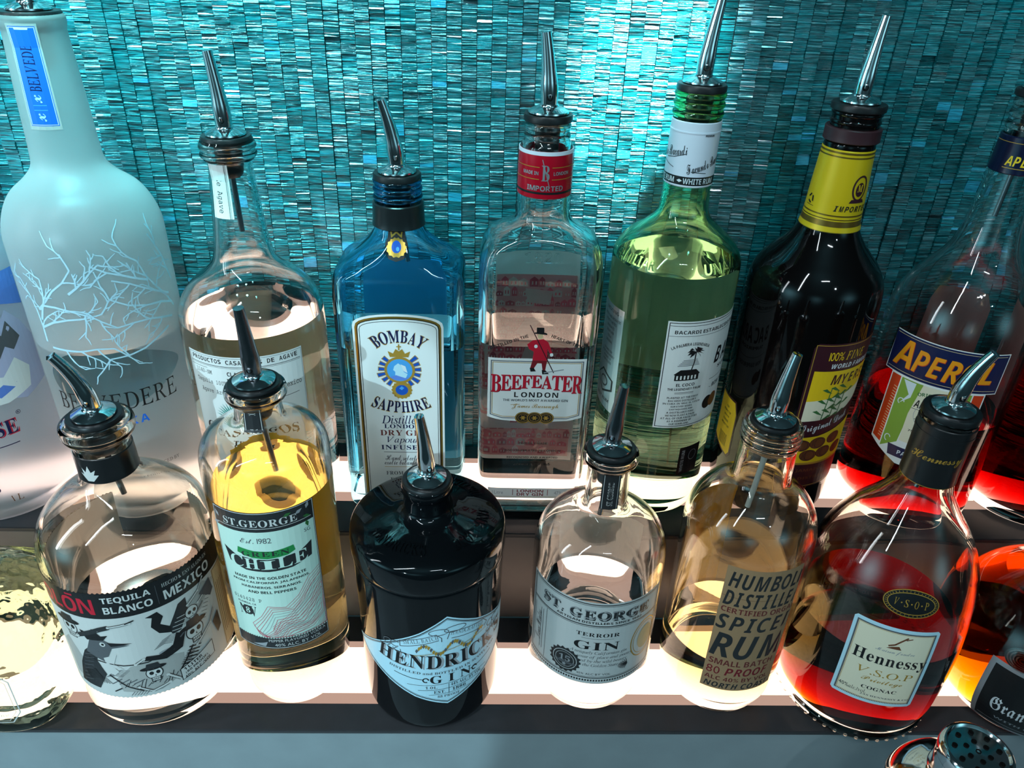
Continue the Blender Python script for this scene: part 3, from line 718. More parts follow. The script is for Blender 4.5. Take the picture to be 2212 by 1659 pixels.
c.disc(1, 179, 2.0, 2.4, 'tan'); c.poly([(-3.5, 181), (6, 180), (5.5, 181.5), (3.6, 182), (3.4, 186), (-2, 186), (-2, 182), (-3.4, 182)], 'ink'); c.line([(-7, 188), (12.5, 148)], .7, 'maroon'); c.disc(10, 163.5, 1.3, 1.5, 'paper'); c.disc(-2, 170.5, 1.3, 1.5, 'paper'); c.poly([(-5.8, 152), (-5, 148.8), (-1, 149.2), (-2.6, 152)], 'ink'); c.poly([(3.4, 150.5), (4, 146.6), (9, 147), (6.4, 150)], 'ink'); c.line([(5, 148), (20, 151)], .8, 'pale_ink')
c.text('DISTILLED IN THE', 'sansb', -22, 173.5, 30, 2.6, 'ink', 22); c.text('HEART OF THE CITY', 'sansb', 24, 173.5, 32, 2.6, 'ink', -22)
c.lines(['PROUDLY MADE', 'AND CELEBRATED IN LONDON', 'RECOGNISED AND AWARDED', 'ACROSS THE WORLD'], 'sansb', 0, 82.5, 6.9, 1.9, 'ink', .98)
c.rect(-35, 26.5, 35, 37, 'paper', .2); c.line([(-35, 28), (35, 28)], .35, 'gold_ink'); c.text('LONDON', 'sansb', 0, 34, 22, 3.0, 'dark_red'); c.text('DRY GIN', 'sansb', 0, 30.4, 22, 3.0, 'dark_red')
for x in (-14.5, 14.5): c.line([(x, 29.5), (x, 35.5)], .5, 'dark_red')
c.text('1 Litre', 'sans', -27, 32.3, 9, 3.6, 'pale_ink'); c.text('47% vol', 'sans', 26, 32.3, 12, 3.6, 'pale_ink')
B.label(c, 'front_label', surf=B.flat(), label='white plaque with red lettering and a red coated figure')
c = Canvas(); rg = random.Random(2); c.rect(-36, 34, 36, 218, 'back_paper', .2)
c.rect(-35, 38, 35, 200, 'rose_ink')
for r_ in range(19):
    y = 40+r_*8.3; x = -35+rg.uniform(0, 3)
    while x < 33:
        w = rg.uniform(3, 8); w = min(w, 35-x); h = rg.uniform(4, 9)
        m_ = rg.choice(['pink_ink', 'back_paper', 'rose_ink', 'pink_ink', 'dark_rose'])
        c.poly([(x, y), (x+w, y), (x+w, y+h*.7), (x+w/2, y+h), (x, y+h*.7)], m_)
        for k in range(2): c.rect(x+w*(.2+.4*k), y+h*.2, x+w*(.36+.4*k), y+h*.55, 'back_paper' if m_ != 'back_paper' else 'pink_ink')
        x += w+rg.uniform(0, 1.5)
c.poly([(-10, 150), (6, 148), (14, 120), (4, 100), (-8, 104), (2, 124)], 'back_paper'); c.poly([(-14, 186), (8, 188), (6, 176), (-12, 174)], 'back_paper')
c.rect(-34, 66, 34, 104, 'back_paper')
for s_ in (-1, 1): c.rect(s_*14-3, 72, s_*14+3, 104, 'pink_ink')
c.rect(-34, 80, 34, 83, 'pink_ink'); c.rect(-14, 96, 14, 98.5, 'pink_ink'); c.poly([(14, 98), (34, 83), (34, 85), (14, 101)], 'pink_ink'); c.poly([(-14, 98), (-34, 83), (-34, 85), (-14, 101)], 'pink_ink')
B.label(c, 'back_label', surf=lambda x, z, h, f=B.flat(.0016, True): f(x, z, -h), label='paper back label with a red sketch of rooftops and a bridge')
c = Canvas(); c.text('B', 'serifb', 0, 294.5, 5.2, 10.5, 'silver'); c.line([(-2.4, 303.5), (3, 284.5)], .5, 'silver')
for s_ in (-1, 1):
    for y in (298.3, 290.2): c.line([(s_*4.2, y), (s_*25, y)], .45, 'gold_ink')
c.text('MADE IN', 'sansb', -10.5, 294.3, 11.5, 2.4, 'silver'); c.text('LONDON', 'sansb', 11, 294.3, 11.5, 2.4, 'silver'); c.text('IMPORTED', 'sansb', 0, 284.2, 25, 3.6, 'silver')
B.sleeve('foil_capsule', .2765, .3085, .0006, 'red_cap', c, -3, bands=((.3060, .3084, 'white_cap', .0002), (.2800, .2815, 'black_cap', .0001)), label='red foil capsule with silver lettering')
c = Canvas(); c.text('1820', 'serifb', 0, 239, 26, 7, 'clear_glass')
B.label(c, 'embossed_year', surf=lambda x, z, h: B.flat(.0002)(x, z, 0) if 0 else (x, B.flat(.0007+h)(x, z, 0)[1], z), step=2, ystep=2, raised=.0007)
B.threads(.3125, .3255, 2, .0010)
B.pourer(.3290, (-.0045, 0), .0505, .0094, .030, .001, flange=.0166, plug=.022)

# ---- pale green white rum bottle
B = Bottle('rum_bottle', 'pale green white rum bottle with a white capsule and black printed palm label', 'bottle', .1459, .560, Z2,
    [(0, .0425), (.003, .0460), (.010, .0485), (.03, .0492), (.20, .0492), (.2170, .0491), (.2246, .0484), (.2330, .0440), (.2400, .0370), (.2470, .0285), (.2530, .0220), (.2588, .0188), (.2683, .0177), (.2827, .0173), (.325, .0170), (.3440, .0168), (.3460, .0158)],
    'green_glass', 'clear_liquid', .2215, .0034, .012, group=BACK)
c = Canvas(); c.rect(-40, 94, 82, 189, 'paper', .2)
c.frame(-38.5, 95.5, 80, 187.5, .6, 'ink'); c.line([(-38, 185.2), (80, 185.2)], .4, 'ink')
c.text('BACARDI ESTABLECIDO EN CUBA EN 1862', 'sansb', 12, 180, 92, 3.0, 'ink'); c.line([(-38, 176.6), (80, 176.6)], .3, 'ink')
X0 = -19
c.text('LA PALMERA LEGENDARIA', 'sansb', X0, 170, 33, 2.5, 'ink', arc=32)
c.line([(X0+2.5, 146), (X0+4.2, 154), (X0+4.4, 163)], 1.0, 'ink')
for a in (10, 40, 75, 105, 140, 170, 200, 230, -20, -50):
    a = R_(a); c.poly([(X0+4.4, 163), (X0+4.4+4*math.cos(a)-1, 163+3*math.sin(a)+1.6), (X0+4.4+7.5*math.cos(a), 163+5*math.sin(a)-1.2), (X0+4.4+4*math.cos(a)+1, 163+3*math.sin(a)-.4)], 'ink')
for k in range(5): c.line([(X0-9+k, 151+k*1.2), (X0+9-k*.6, 151.6+k*1.2)], .45, 'grey_ink')
c.poly([(X0-10, 138), (X0+10, 138), (X0+10, 143), (X0+11, 143.5), (X0+7, 147.5), (X0-6, 147.5), (X0-11, 143.5), (X0-10, 143)], 'ink')
for k in range(6): c.rect(X0-8.6+k*3, 139, X0-7.2+k*3, 142.4, 'paper')
c.text('EL COCO', 'sansb', X0, 134, 15.5, 2.7, 'ink'); c.text('THE LEGENDARY PALM', 'sansb', X0, 130.2, 28, 2.2, 'ink'); c.line([(X0-8, 127), (X0+8, 127)], .4, 'ink'); c.line([(X0-8, 125.9), (X0+8, 125.9)], .25, 'ink')
c.lines(['PLANTED AT THE FIRST', 'BACARDI DISTILLERY', 'IN CUBA IN 1862, EL COCO', 'SURVIVED WARS,', 'EARTHQUAKES AND', 'A DISTILLERY FIRE.', 'WE NOW PLANT A PALM', 'AT ALL OF OUR FACILITIES', 'AS A REMINDER OF', 'OUR HOMELAND.'], 'sansb', X0, 122.4, 2.75, 1.75, 'ink', .76)
c.text('BACARDI', 'sansbi', 38, 155, 64, 15, 'ink'); c.text('SUPERIOR', 'sansb', 34, 143, 42, 3, 'ink'); c.line([(4, 134), (60, 134)], .4, 'ink'); c.text('- RON SUPERIOR -', 'sansbi', 30, 127, 48, 4, 'ink'); c.disc(7, 112, 6, 6, 'ink'); c.disc(15, 112, 6.4, 6.4, 'brown')
B.label(c, 'front_label', 34, label='white label with black palm and house print')
c = Canvas(); c.rect(-40, 108, 66, 214, 'back_paper', .2)
B.label(c, 'back_label', 165, label='pale inner side of the back label')
c = Canvas(); c.poly([(-22, 96), (22, 92), (22, 186), (-22, 186)], 'silver', .2)
c.text('MIXING -', 'sansb', 8, 181, 22, 3, 'grey_ink'); c.lines(['SMOOTH AND AROMATIC', 'FRUITY NOTES.', 'DOMINATES', 'SUGAR AND', 'COLA.', 'ORIGINAL'], 'sansb', 6, 175, 4.2, 2.2, 'grey_ink', .62)
c.lines(['BACARDI.COM', 'DRINK RESPONSIBLY', 'PRODUCT OF', 'PUERTO RICO'], 'sansb', 6, 146, 3.4, 2, 'grey_ink', .62)
c.poly([(-10, 118), (2, 128), (18, 122), (18, 112), (4, 106)], 'black_paper'); c.poly([(-8, 118), (2, 126), (16, 121), (16, 113), (4, 108)], 'silver'); c.disc(5, 117, 6, 5, 'grey_ink'); c.disc(5, 117, 4.6, 3.6, 'silver'); c.text('BEST RUM', 'sansb', 4, 101, 22, 3, 'grey_ink')
B.label(c, 'side_label', -80, label='silver side label with grey print')
c = Canvas(); c.rect(-11, 44, 11, 72.5, 'black_paper', .2); c.text('WHITE RUM', 'sansb', -7, 58, 22, 3, 'pale_ink', 90); c.poly([(3, 70), (9, 63), (3, 55), (-3, 63)], 'ink'); c.ring(3, 62.5, 4, 5, .4, 'pale_ink')
B.label(c, 'base_label', 31, label='small black label')
c = Canvas()
c.text('Facundo Bacardi', 'script', 13, 297, 32, 7, 'ink', 18); c.text('Facundo Bacardi', 'script', -20, 303, 34, 7, 'ink', 10); c.line([(-20, 298.5), (-12, 300), (-4, 303)], .4, 'ink'); c.line([(1, 291), (12, 290)], .4, 'ink'); c.line([(-24, 296), (-12, 292.6)], .4, 'ink'); c.text('PREMIUM', 'sansb', 11, 316, 7, 1.4, 'ink')
c.text('WHITE RUM', 'sansb', 8, 284.2, 23, 4.0, 'white_ink'); c.poly([(-8, 284.2), (-6, 285.4), (-4, 284.2), (-6, 283)], 'white_ink'); c.text('WHITE RUM', 'sansb', -21, 284.2, 22, 4.0, 'white_ink')
B.sleeve('foil_capsule', .2795, .3245, .0006, 'white_cap', c, -14, bands=((.2812, .2872, 'black_cap', .00008), (.3170, .3180, 'white_cap', .0003)), label='white capsule with black signature and black band')
for t_, x, w in (('FAMILIAR', -34, 40), ('.UNA', 34, 26)):
    c = Canvas(); c.text(t_, 'sansb', x, 12, w, 8, 'green_glass')
    B.label(c, 'raised_word', surf=B.cone(-15, .217, .0006), step=3, ystep=2, raised=.0006)
B.threads(.3255, .3440, 3, .0011, 'green_glass')
B.pourer(.3468, (.006, .004), .056, .0100, .030, 0, plug=.024)

# ---- dark rum bottle
B = Bottle('rum_bottle', 'dark brown rum bottle with a yellow neck wrap, between the pale green and red bottles', 'bottle', .2589, .560, Z2,
    [(0, .0440), (.003, .0475), (.010, .0500), (.03, .0508), (.10, .0510), (.1916, .0516), (.2040, .0508), (.2120, .0488), (.2220, .0430), (.2310, .0350), (.2410, .0268), (.2517, .0216), (.28, .0196), (.3067, .0180), (.3115, .0178), (.313, .0168), (.322, .0166), (.3345, .0164), (.3362, .0152)],
    'brown_glass', opaque=True, group=BACK)
c = Canvas(); c.poly([(-9, 174), (64, 174), (64, 36), (-9, 36), (-12, 40), (-12, 170)], 'maroon', .2); c.frame(-10.4, 37.6, 62, 172.4, .6, 'gold_ink')
c.text('100% FINE', 'ital', 18, 163, 34, 7.5, 'yellow'); c.text('WORLD FAMOUS', 'sansbi', 26, 154.4, 42, 4.2, 'white_ink')
c.rect(-7.5, 100, 60, 150, 'yellow'); c.poly([(-7.5, 100), (60, 118), (60, 134), (20, 126), (-7.5, 122)], 'cream', None); c.text("MYERS'S", 'sansbi', 30, 142, 44, 9, 'maroon')
for i in range(18):
    k = i//6; x, y = 8+k*7+(i % 6)*.9, 104+(i % 6)*5+k*1.5; s_ = -1 if i % 2 else 1; c.poly([(x, y), (x+s_*6, y+5), (x+s_*9.5, y+4), (x+s_*5, y+1.6)], 'leaf')
for k in range(3): c.line([(8+k*7, 100), (11+k*7, 134-k*3)], .8, 'leaf')
c.poly([(-9, 88), (10, 90), (34, 96), (62, 108), (62, 124), (34, 112), (10, 105), (-9, 103)], 'maroon'); c.text('Original Dark', 'script', 16, 99, 44, 10, 'white_ink', 12)
c.poly([(-9, 62), (60, 62), (60, 100), (34, 95), (10, 89), (-9, 87)], 'yellow'); 
for x, y in ((6, 70), (20, 72), (12, 82), (28, 84), (-2, 80), (36, 72)):
    c.disc(x, y, 7.4, 5.6, 'maroon'); c.disc(x, y, 6.8, 5.0, 'brown'); c.ring(x+1, y, 4.4, 4.4, .5, 'maroon'); c.line([(x-4.6, y-3), (x-4.6, y+3)], .5, 'maroon'); c.line([(x-2.2, y-4), (x-2.2, y+4)], .4, 'maroon')
c.rect(-9, 60.5, 60, 62.5, 'gold_ink'); c.text('JAMAICAN RUM', 'sansb', 22, 54, 46, 3.4, 'brown'); c.text('DISTILLED', 'sansb', 18, 46, 30, 2.6, 'brown')
B.label(c, 'front_label', 2, label='maroon and yellow label with cane leaves and barrels')
c = Canvas(); c.poly([(-14, 52), (14, 44), (17, 48), (17, 88), (13, 100), (-14, 100)], 'maroon', .2); c.poly([(-13, 54), (13, 46), (15.5, 50), (15.5, 88), (12, 98), (-13, 98)], 'yellow')
c.lines(['RUM', 'PRODUCT OF', 'JAMAICA', 'BLENDED', 'AND BOTTLED'], 'sansb', 3, 90, 4.5, 2, 'ink', .6)
for k in range(9): c.line([(-2+k*1.4, 52), (-2+k*1.4, 64)], .6, 'ink')
B.label(c, 'side_label', -84, label='yellow side label')
c = Canvas()
for y, w in ((306, 1.3), (303.4, 1.0), (262, 1.0), (259.4, .8)): c.rect(-56, y, 56, y+w, 'bronze_cap')
c.text('IMPORTED', 'sansbi', 14, 268, 30, 4.2, 'ink', space=1); c.ring(15, 283, 5.6, 8.5, 1.3, 'maroon'); c.disc(15, 282, 3.4, 5, 'maroon'); c.poly([(10, 275), (20, 275), (21.5, 272.4), (8.5, 272.4)], 'maroon'); c.text('M', 'serifb', 15, 283, 4, 5, 'yellow')
for k in range(3):
    a = R_(90+120*k); a2 = R_(90+120*k+75); c.line([(-20+2.6*math.cos(a), 271+3.4*math.sin(a)), (-20+2.6*math.cos(a2), 271+3.4*math.sin(a2))], 1.3, 'ink')
c.line([(-24, 266.4), (-16, 266.4)], .35, 'ink')
B.sleeve('neck_wrap', .2500, .3085, .0004, 'yellow_cap', c, -22, bands=((.2502, .2585, 'bronze_cap', .0001),), label='yellow paper neck wrap with brown bands')
B.sleeve('tamper_ring', .3130, .3225, .0028, 'maroon_ring', n=4, label='brown plastic tamper ring')
B.threads(.3235, .3345, 2, .0010, 'brown_glass')
B.pourer(.3375, (.005, .004), .0555, .0098, 0, face=-12, flange=.0188)

# ---- red aperitif bottles
APR = [(0, .0500), (.003, .0530), (.010, .0548), (.03, .0552), (.165, .0550), (.182, .0540), (.1960, .0505), (.2080, .0450), (.2190, .0375), (.2290, .0300), (.2400, .0245), (.2550, .0212), (.28, .0185), (.305, .0165), (.330, .0156), (.3480, .0152), (.3500, .0144)]
def aperitif(lab, X, Y, fill, phi):
    B = Bottle('aperitif_bottle', lab, 'bottle', X, Y, Z2, APR, 'clear_glass', 'red_liquid', fill, .0034, .012, group=BACK)
    c = Canvas(); c.poly([(-44, 139), (-43, 174), (44, 174), (44, 139)], 'paper', .2); c.rect(-43.2, 139.8, 43.2, 173.2, 'navy')
    for y in (171.5, 142): c.line([(-42, y), (42, y)], .4, 'tan')
    for i, (ch, w, h, y) in enumerate((('A', 16, 23, 157.5), ('P', 11, 19, 155.6), ('E', 10.5, 18, 155), ('R', 11.5, 19, 155), ('O', 12, 18, 156), ('L', 10, 19, 157.5))):
        x = (-31, -16.5, -5.2, 6.4, 19, 31)[i]; c.text(ch, 'sansbi', x+.5, y-.5, w, h, 'vermilion'); c.text(ch, 'sansbi', x, y, w, h, 'orange')
    c.poly([(-36, 139), (36, 139), (36, 76), (26, 70), (10, 62), (-10, 62), (-26, 70), (-36, 76)], 'paper', .3)
    for s_ in (-1, 1):
        c.poly([(s_*35, 138), (s_*27, 138), (s_*27, 75), (s_*35, 78)], 'vermilion'); c.poly([(s_*26, 138), (s_*8, 138), (s_*12, 110), (s_*14, 82), (s_*26, 72)], 'lime')
        c.poly([(s_*24, 137), (s_*14, 137), (s_*15, 124), (s_*22, 116), (s_*17, 126)], 'white_ink'); c.ring(s_*21, 118, 2.4, 2.6, .8, 'white_ink', a0=0, a1=250)
        for k in range(20): c.line([(s_*27.2, 80+k*2.5), (s_*30.4, 80.6+k*2.5)], .6, 'tan')
        c.ring(s_*22, 82, 2.2, 3, .8, 'white_ink', a0=20, a1=270)
    c.poly([(-9, 138), (9, 138), (13, 110), (13, 84), (-13, 84), (-13, 110)], 'cream')
    c.text('ORIGINALE', 'sansb', 0, 131, 22, 3.0, 'leaf', arc=30); c.text('APEROL', 'sansbi', 0, 121, 22, 7, 'ink'); c.line([(-12, 116), (12, 116)], .4, 'ink'); c.ring(0, 112, 9, 10, .3, 'pale_ink'); c.text('Aperol', 'script', 0, 108, 15, 4, 'ink'); c.text('750 ML', 'sansb', -3, 96, 12, 2, 'ink')
    c.poly([(-20, 78), (20, 78), (18, 68), (-18, 68)], 'navy'); c.text('PADOVA', 'sansb', 0, 73, 22, 4, 'white_ink')
    B.label(c, 'front_label', phi, label='navy band with orange lettering over a green and orange label')
    c = Canvas(); c.poly([(-24, 78), (24, 78), (27, 100), (24, 172), (20, 184), (-20, 184), (-26, 172), (-26, 100)], 'peach', .2)  # peach colour stands in for red liquid light on white paper
    B.label(c, 'back_label', phi+184, label='white paper back label, coloured peach for the red light on it')
    c = Canvas(); c.text('APEROL', 'sansbi', 0, 306, 26, 7, 'yellow'); c.line([(-14, 301), (14, 301)], .5, 'gold_ink'); c.line([(-26, 318), (26, 318)], .4, 'gold_ink')
    B.sleeve('neck_cap', .2965, .3220, .0012, 'navy_cap', c, phi+18, label='navy neck wrap with yellow lettering')
    B.threads(.3245, .3475, 3, .0010)
    B.pourer(.3512, (.006, 0), .052, .0088, .060, -.004, plug=.022)
    c = Canvas(); c.line([(-8, 10), (-2, 16), (6, 12), (2, 5), (8, 2)], 1.3, 'clear_glass'); c.line([(-2, 16), (-6, 2)], 1.2, 'clear_glass'); c.ring(0, 8, 10, 7, .9, 'clear_glass')
    B.label(c, 'embossed_mark', surf=B.cone(phi+4, .200), step=2, ystep=2)
aperitif('clear bottle of red aperitif with a navy band and orange lettering, behind the cognac bottle', .3810, .552, .1035, -33)
aperitif('bottle of dark red aperitif at the right end of the upper shelf, turned away', .4960, .552, .172, 70)

# ---- squat tequila bottle, cut by the frame
B = Bottle('tequila_bottle', 'squat pale green tequila decanter at the left end of the lower shelf', 'bottle', -.3725, .416, 0,
    [(0, .0440, .0400, 3.5), (.004, .0515, .0470, 4), (.014, .0548, .0500, 4.4), (.05, .0545, .0498, 4.6), (.085, .0535, .0488, 4.4), (.1000, .0505, .0460, 4), (.1100, .0440, .0400, 3.3), (.1180, .0330, .0310, 2.6), (.1235, .0240, .0235, 2.2), (.1290, .0190, .0190, 2), (.1450, .0175, .0175, 2), (.1480, .0215, .0215, 2), (.1560, .0215, .0215, 2), (.1590, .0190, .0190, 2)],
    'pale_green_glass', 'clear_liquid', .062, .0080, .026, seg=104, group=FRONT)
c = Canvas(); c.line([(-30, 20), (30, 20), (37, 30), (37, 62), (28, 74), (-28, 74), (-37, 62), (-37, 30)], .9, 'bone', True); c.line([(-28, 22), (28, 22), (34.5, 31), (34.5, 61), (27, 72), (-27, 72), (-34.5, 61), (-34.5, 31)], .4, 'bone', True); c.text('TEQUILA', 'serifb', 0, 42, 46, 9, 'bone'); c.text('Silver', 'script', 0, 58, 30, 8, 'bone'); c.text('100% de agave', 'ital', 14, 28, 30, 4, 'bone')
B.label(c, 'front_label', surf=B.flat(), label='clear film label with thin white outline')
B.pourer(.1600, (0, 0), .050, .0100, .03)

# ---- tequila blanco bottle
B = Bottle('tequila_bottle', 'round clear tequila bottle with a black banded skeleton label, on the lower shelf', 'bottle', -.2547, .427, 0,
    [(0, .0460), (.004, .0515), (.011, .0555), (.022, .0575), (.06, .0580), (.1480, .0582), (.1600, .0576), (.1720, .0545), (.1820, .0480), (.1910, .0385), (.1985, .0275), (.2040, .0212), (.2098, .0187), (.2200, .0182), (.2340, .0178), (.2370, .0186), (.2405, .0222), (.2450, .0232), (.2490, .0226), (.2512, .0200)],
    'warm_glass', 'clear_liquid', .0900, .0036, .013, group=FRONT)
c = Canvas(); c.rect(-152, 45.5, 152, 150, 'bone', .2); c.rect(-152, 127, 152, 150.4, 'black_paper', .3)
for i in range(96): c.poly([(-152+i*3.17, 150.2), (-152+i*3.17+1.6, 151.5), (-152+i*3.17+3.1, 150.2)], 'black_paper', .3)
for i in range(96): c.poly([(-152+i*3.17, 45.7), (-152+i*3.17+3.1, 45.7), (-152+i*3.17+1.6, 44.6)], 'bone', .2)
c.text('ESPOLON', 'sansb', -44, 138, 74, 14.5, 'red'); c.line([(-26, 147.4), (-20, 147.4)], 1.5, 'red'); c.text('TEQUILA', 'sansb', 14, 143.2, 31, 6.4, 'bone'); c.text('BLANCO', 'sansb', 14, 134.6, 31, 6.4, 'bone'); c.line([(33, 130), (33, 147)], .3, 'grey_ink')
c.text('MEXICO', 'sansb', 56, 135.4, 38, 8.4, 'bone'); c.text('HECHO & ENVASADO EN', 'serif', 56, 144.4, 38, 3.2, 'bone')
def skull(x, y, s, hat=1):
    c.disc(x, y, 4.6*s, 5*s, 'ink'); c.disc(x, y, 4.1*s, 4.5*s, 'bone'); c.rect(x-2.4*s, y-7*s, x+2.8*s, y-3.4*s, 'ink'); c.rect(x-1.9*s, y-6.4*s, x+2.3*s, y-3.8*s, 'bone')
    c.disc(x-1.5*s, y+.2*s, 1.2*s, 1.4*s, 'ink'); c.disc(x+2*s, y+.2*s, 1.1*s, 1.4*s, 'ink'); c.poly([(x, y-2.6*s), (x+.8*s, y-2.6*s), (x+.4*s, y-1*s)], 'ink')
    for k in range(5): c.line([(x-1.6*s+k*.9*s, y-6*s), (x-1.6*s+k*.9*s, y-4.2*s)], .25*s, 'ink')
    c.line([(x-1.8*s, y-5.1*s), (x+2.2*s, y-5.1*s)], .25*s, 'ink')
    if hat: c.disc(x, y+4.2*s, 7*s, 1.7*s, 'ink'); c.poly([(x-4*s, y+4*s), (x+4*s, y+4*s), (x+3*s, y+8*s), (x-3*s, y+8*s)], 'charcoal')
def bone(a, b, w): c.line([a, b], w+.8, 'ink'); c.line([a, b], w, 'bone'); [c.disc(p[0], p[1], w*.8, w*.8, 'bone') for p in (a, b)]
# grey wash and hatching behind the figures
for q in ([(-6, 52), (20, 49), (38, 58), (40, 76), (22, 84), (4, 78), (-8, 66)], [(44, 100), (60, 104), (72, 120), (66, 126), (48, 118)], [(-46, 58), (-36, 56), (-30, 80), (-40, 100), (-48, 92)]): c.poly(q, 'wash')
for k in range(22):
    x, y = -46+(k*37 % 112), 50+(k*23 % 70); c.line([(x, y), (x+7, y+2.5), (x+12, y+1)], .35, 'grey_ink')
for k in range(14): c.line([(-4+k*2.6, 56+2*math.sin(k)), (-1+k*2.6, 61+3*math.sin(k*1.7))], .5, 'charcoal')
for k in range(9): c.line([(56+k*1.6, 96+k*2.6), (62+k*1.2, 93+k*2.8)], .4, 'charcoal')
# running skeleton rider on a rooster
c.poly([(-42, 52), (-34, 76), (-26, 92), (-18, 100), (-14, 94), (-18, 84), (-14, 70), (-24, 52)], 'charcoal'); c.poly([(-24, 92), (-18, 106), (-10, 108), (-4, 103), (8, 100), (-4, 98), (-8, 90), (-12, 84)], 'grey_ink'); c.disc(-9.5, 102, 2, 2.2, 'bone'); c.disc(-9.3, 102, 1, 1.1, 'ink'); c.poly([(-20, 105), (-24, 114), (-16, 111), (-14, 117), (-9, 110), (-4, 111), (-8, 106)], 'ink'); c.poly([(-6, 104), (10, 101.6), (-4, 100)], 'ink'); c.poly([(-12, 88), (-2, 92), (-6, 82), (0, 76), (-8, 78), (-10, 70)], 'bone')
skull(-33, 113, 1.5); bone((-28, 106), (-10, 116), 1.6); c.line([(-26, 108), (-8, 117), (-2, 119)], 4, 'charcoal'); bone((-2, 119), (12, 121), 1.2); c.line([(9, 121), (15, 123)], 1, 'ink')
c.line([(-24, 86), (0, 80), (16, 80), (28, 84), (34, 88)], .9, 'ink'); c.disc(30, 85, 6, 2, 'pale_ink')
for k in range(4): c.line([(-4+k*5, 66-k*.8), (-12+k*5, 60)], .8, 'grey_ink'); c.line([(-18+k*2, 60), (-22+k*2, 66)], .5, 'ink')
# tumbling soldier
c.poly([(34, 104), (44, 122), (50, 124), (50, 112), (42, 98), (36, 98)], 'charcoal')
for k in range(4): c.line([(35+k*2, 101+k*3), (44+k*1.6, 99+k*3.4)], .5, 'bone')
c.poly([(36, 100), (28, 104), (24, 112), (26, 120), (22, 122), (30, 124), (33, 118), (30, 112), (36, 106)], 'ink'); c.poly([(38, 98), (34, 88), (24, 84), (16, 86), (14, 82), (28, 78), (40, 82), (44, 94)], 'ink'); bone((14, 84), (8, 80), 1.4); skull(52, 108, 1.15, 0); bone((50, 116), (60, 122), 1.3); bone((60, 122), (66, 130), 1.0); bone((58, 112), (66, 116), 1.2); c.line([(40, 92), (62, 110)], 1.2, 'grey_ink')
for k in range(8): c.line([(-38+k*1.6, 56+k*4.6), (-28+k*1.4, 60+k*4.4)], .5, 'grey_ink')
c.poly([(-30, 60), (-18, 66), (-22, 74), (-32, 70)], 'black_paper'); c.poly([(-16, 78), (-8, 70), (-4, 74), (-10, 84)], 'bone'); c.line([(-12, 70), (-2, 58), (8, 52)], 1.0, 'ink'); c.line([(-6, 56), (-12, 52)], 1.0, 'ink')
# grinning skeleton with broad hat, and one lying below
skull(51, 90, 1.55); c.line([(47, 78), (40, 68), (34, 60)], 1.2, 'ink')
for k in range(7): c.line([(42-k*1.2+2, 78-k*2.6), (49-k*1.6+4, 74-k*2.6)], 1.0, 'ink'); c.line([(36+k, 66+k*1.6), (42+k, 64+k*1.6)], .5, 'ink')
bone((50, 76), (64, 86), 1.3); bone((64, 86), (70, 96), 1.0); skull(18, 68, 1.25); bone((26, 62), (34, 52), 1.6); bone((14, 50), (26, 54), 1.6); bone((6, 56), (14, 50), 1.2); bone((34, 52), (38, 60), 1.4)
for k in range(6): c.line([(2+k*2, 52), (-1+k*2, 48)], .4, 'grey_ink')
c.poly([(34, 50), (62, 56), (62, 70), (34, 62)], 'ink'); c.poly([(34.6, 50.6), (61.4, 56.4), (61.4, 69.4), (34.6, 61.4)], 'bone')
c.text('1 LITER', 'sansb', 44, 61.6, 15, 2.8, 'ink', 13); c.text('(80 PROOF)', 'sansb', 46.4, 58, 19, 2.8, 'ink', 13); c.text('40% ALC./VOL.', 'sansb', 47.4, 54.4, 23, 2.8, 'ink', 13)
c.rect(76, 47, 92, 126, 'tan'); c.frame(77, 48, 91, 125, .4, 'brown')
for k in range(5): c.line([(79+k*2.4, 60), (79+k*2.4, 112)], .5, 'brown')
c.poly([(66, 84), (73, 90), (74, 74), (69, 70)], 'charcoal'); c.poly([(60, 118), (72, 124), (74, 112), (70, 108)], 'grey_ink')
B.label(c, 'wrap_label', 4, label='wrap-around ink drawn label with black band and red lettering')
c = Canvas(); 
c.poly([(-13, 213), (-17, 219), (-14.6, 218), (-15.5, 223), (-13, 220), (-11, 225), (-9.6, 220), (-6.5, 222), (-8, 218), (-5, 218), (-9, 213)], 'bone')
B.sleeve('neck_band', .2105, .2300, .0006, 'black_cap', c, 24, label='black neck band with pale feather mark')
B.pourer(.2530, (-.0125, -.006), .0470, .0110, .038, .006, flange=.0176, plug=.020)

# ---- yellow green-chile vodka bottle
B = Bottle('vodka_bottle', 'tall slim bottle of yellow chile vodka with a mint banknote style label', 'bottle', -.1489, .431, 0,
    [(0, .0325), (.003, .0348), (.009, .0372), (.016, .0402), (.028, .0424), (.05, .0430), (.18, .0432), (.2220, .0430), (.2320, .0416), (.2395, .0375), (.2445, .0305), (.2475, .0230), (.2500, .0180), (.2535, .0160), (.2640, .0156), (.2665, .0172), (.2690, .0194), (.2730, .0200), (.2762, .0190), (.2775, .0170)],
    'clear_glass', 'yellow_liquid', .2035, .0032, .015, group=FRONT)
c = Canvas(); c.rect(-36, 76, 36, 205, 'charcoal', .2); c.rect(-34.6, 88, 34.6, 188.5, 'mint'); c.frame(-35.2, 77, 35.2, 204.2, .5, 'bone'); c.line([(-33, 191.5), (33, 191.5)], .4, 'bone')
c.text('ST.GEORGE', 'serifb', -2, 195.8, 50, 6, 'bone'); c.text('Est. 1982', 'script', -6, 181, 21, 4.6, 'grey_ink'); c.text('SG', 'sans', 29, 181.5, 4.6, 3.2, 'grey_ink')
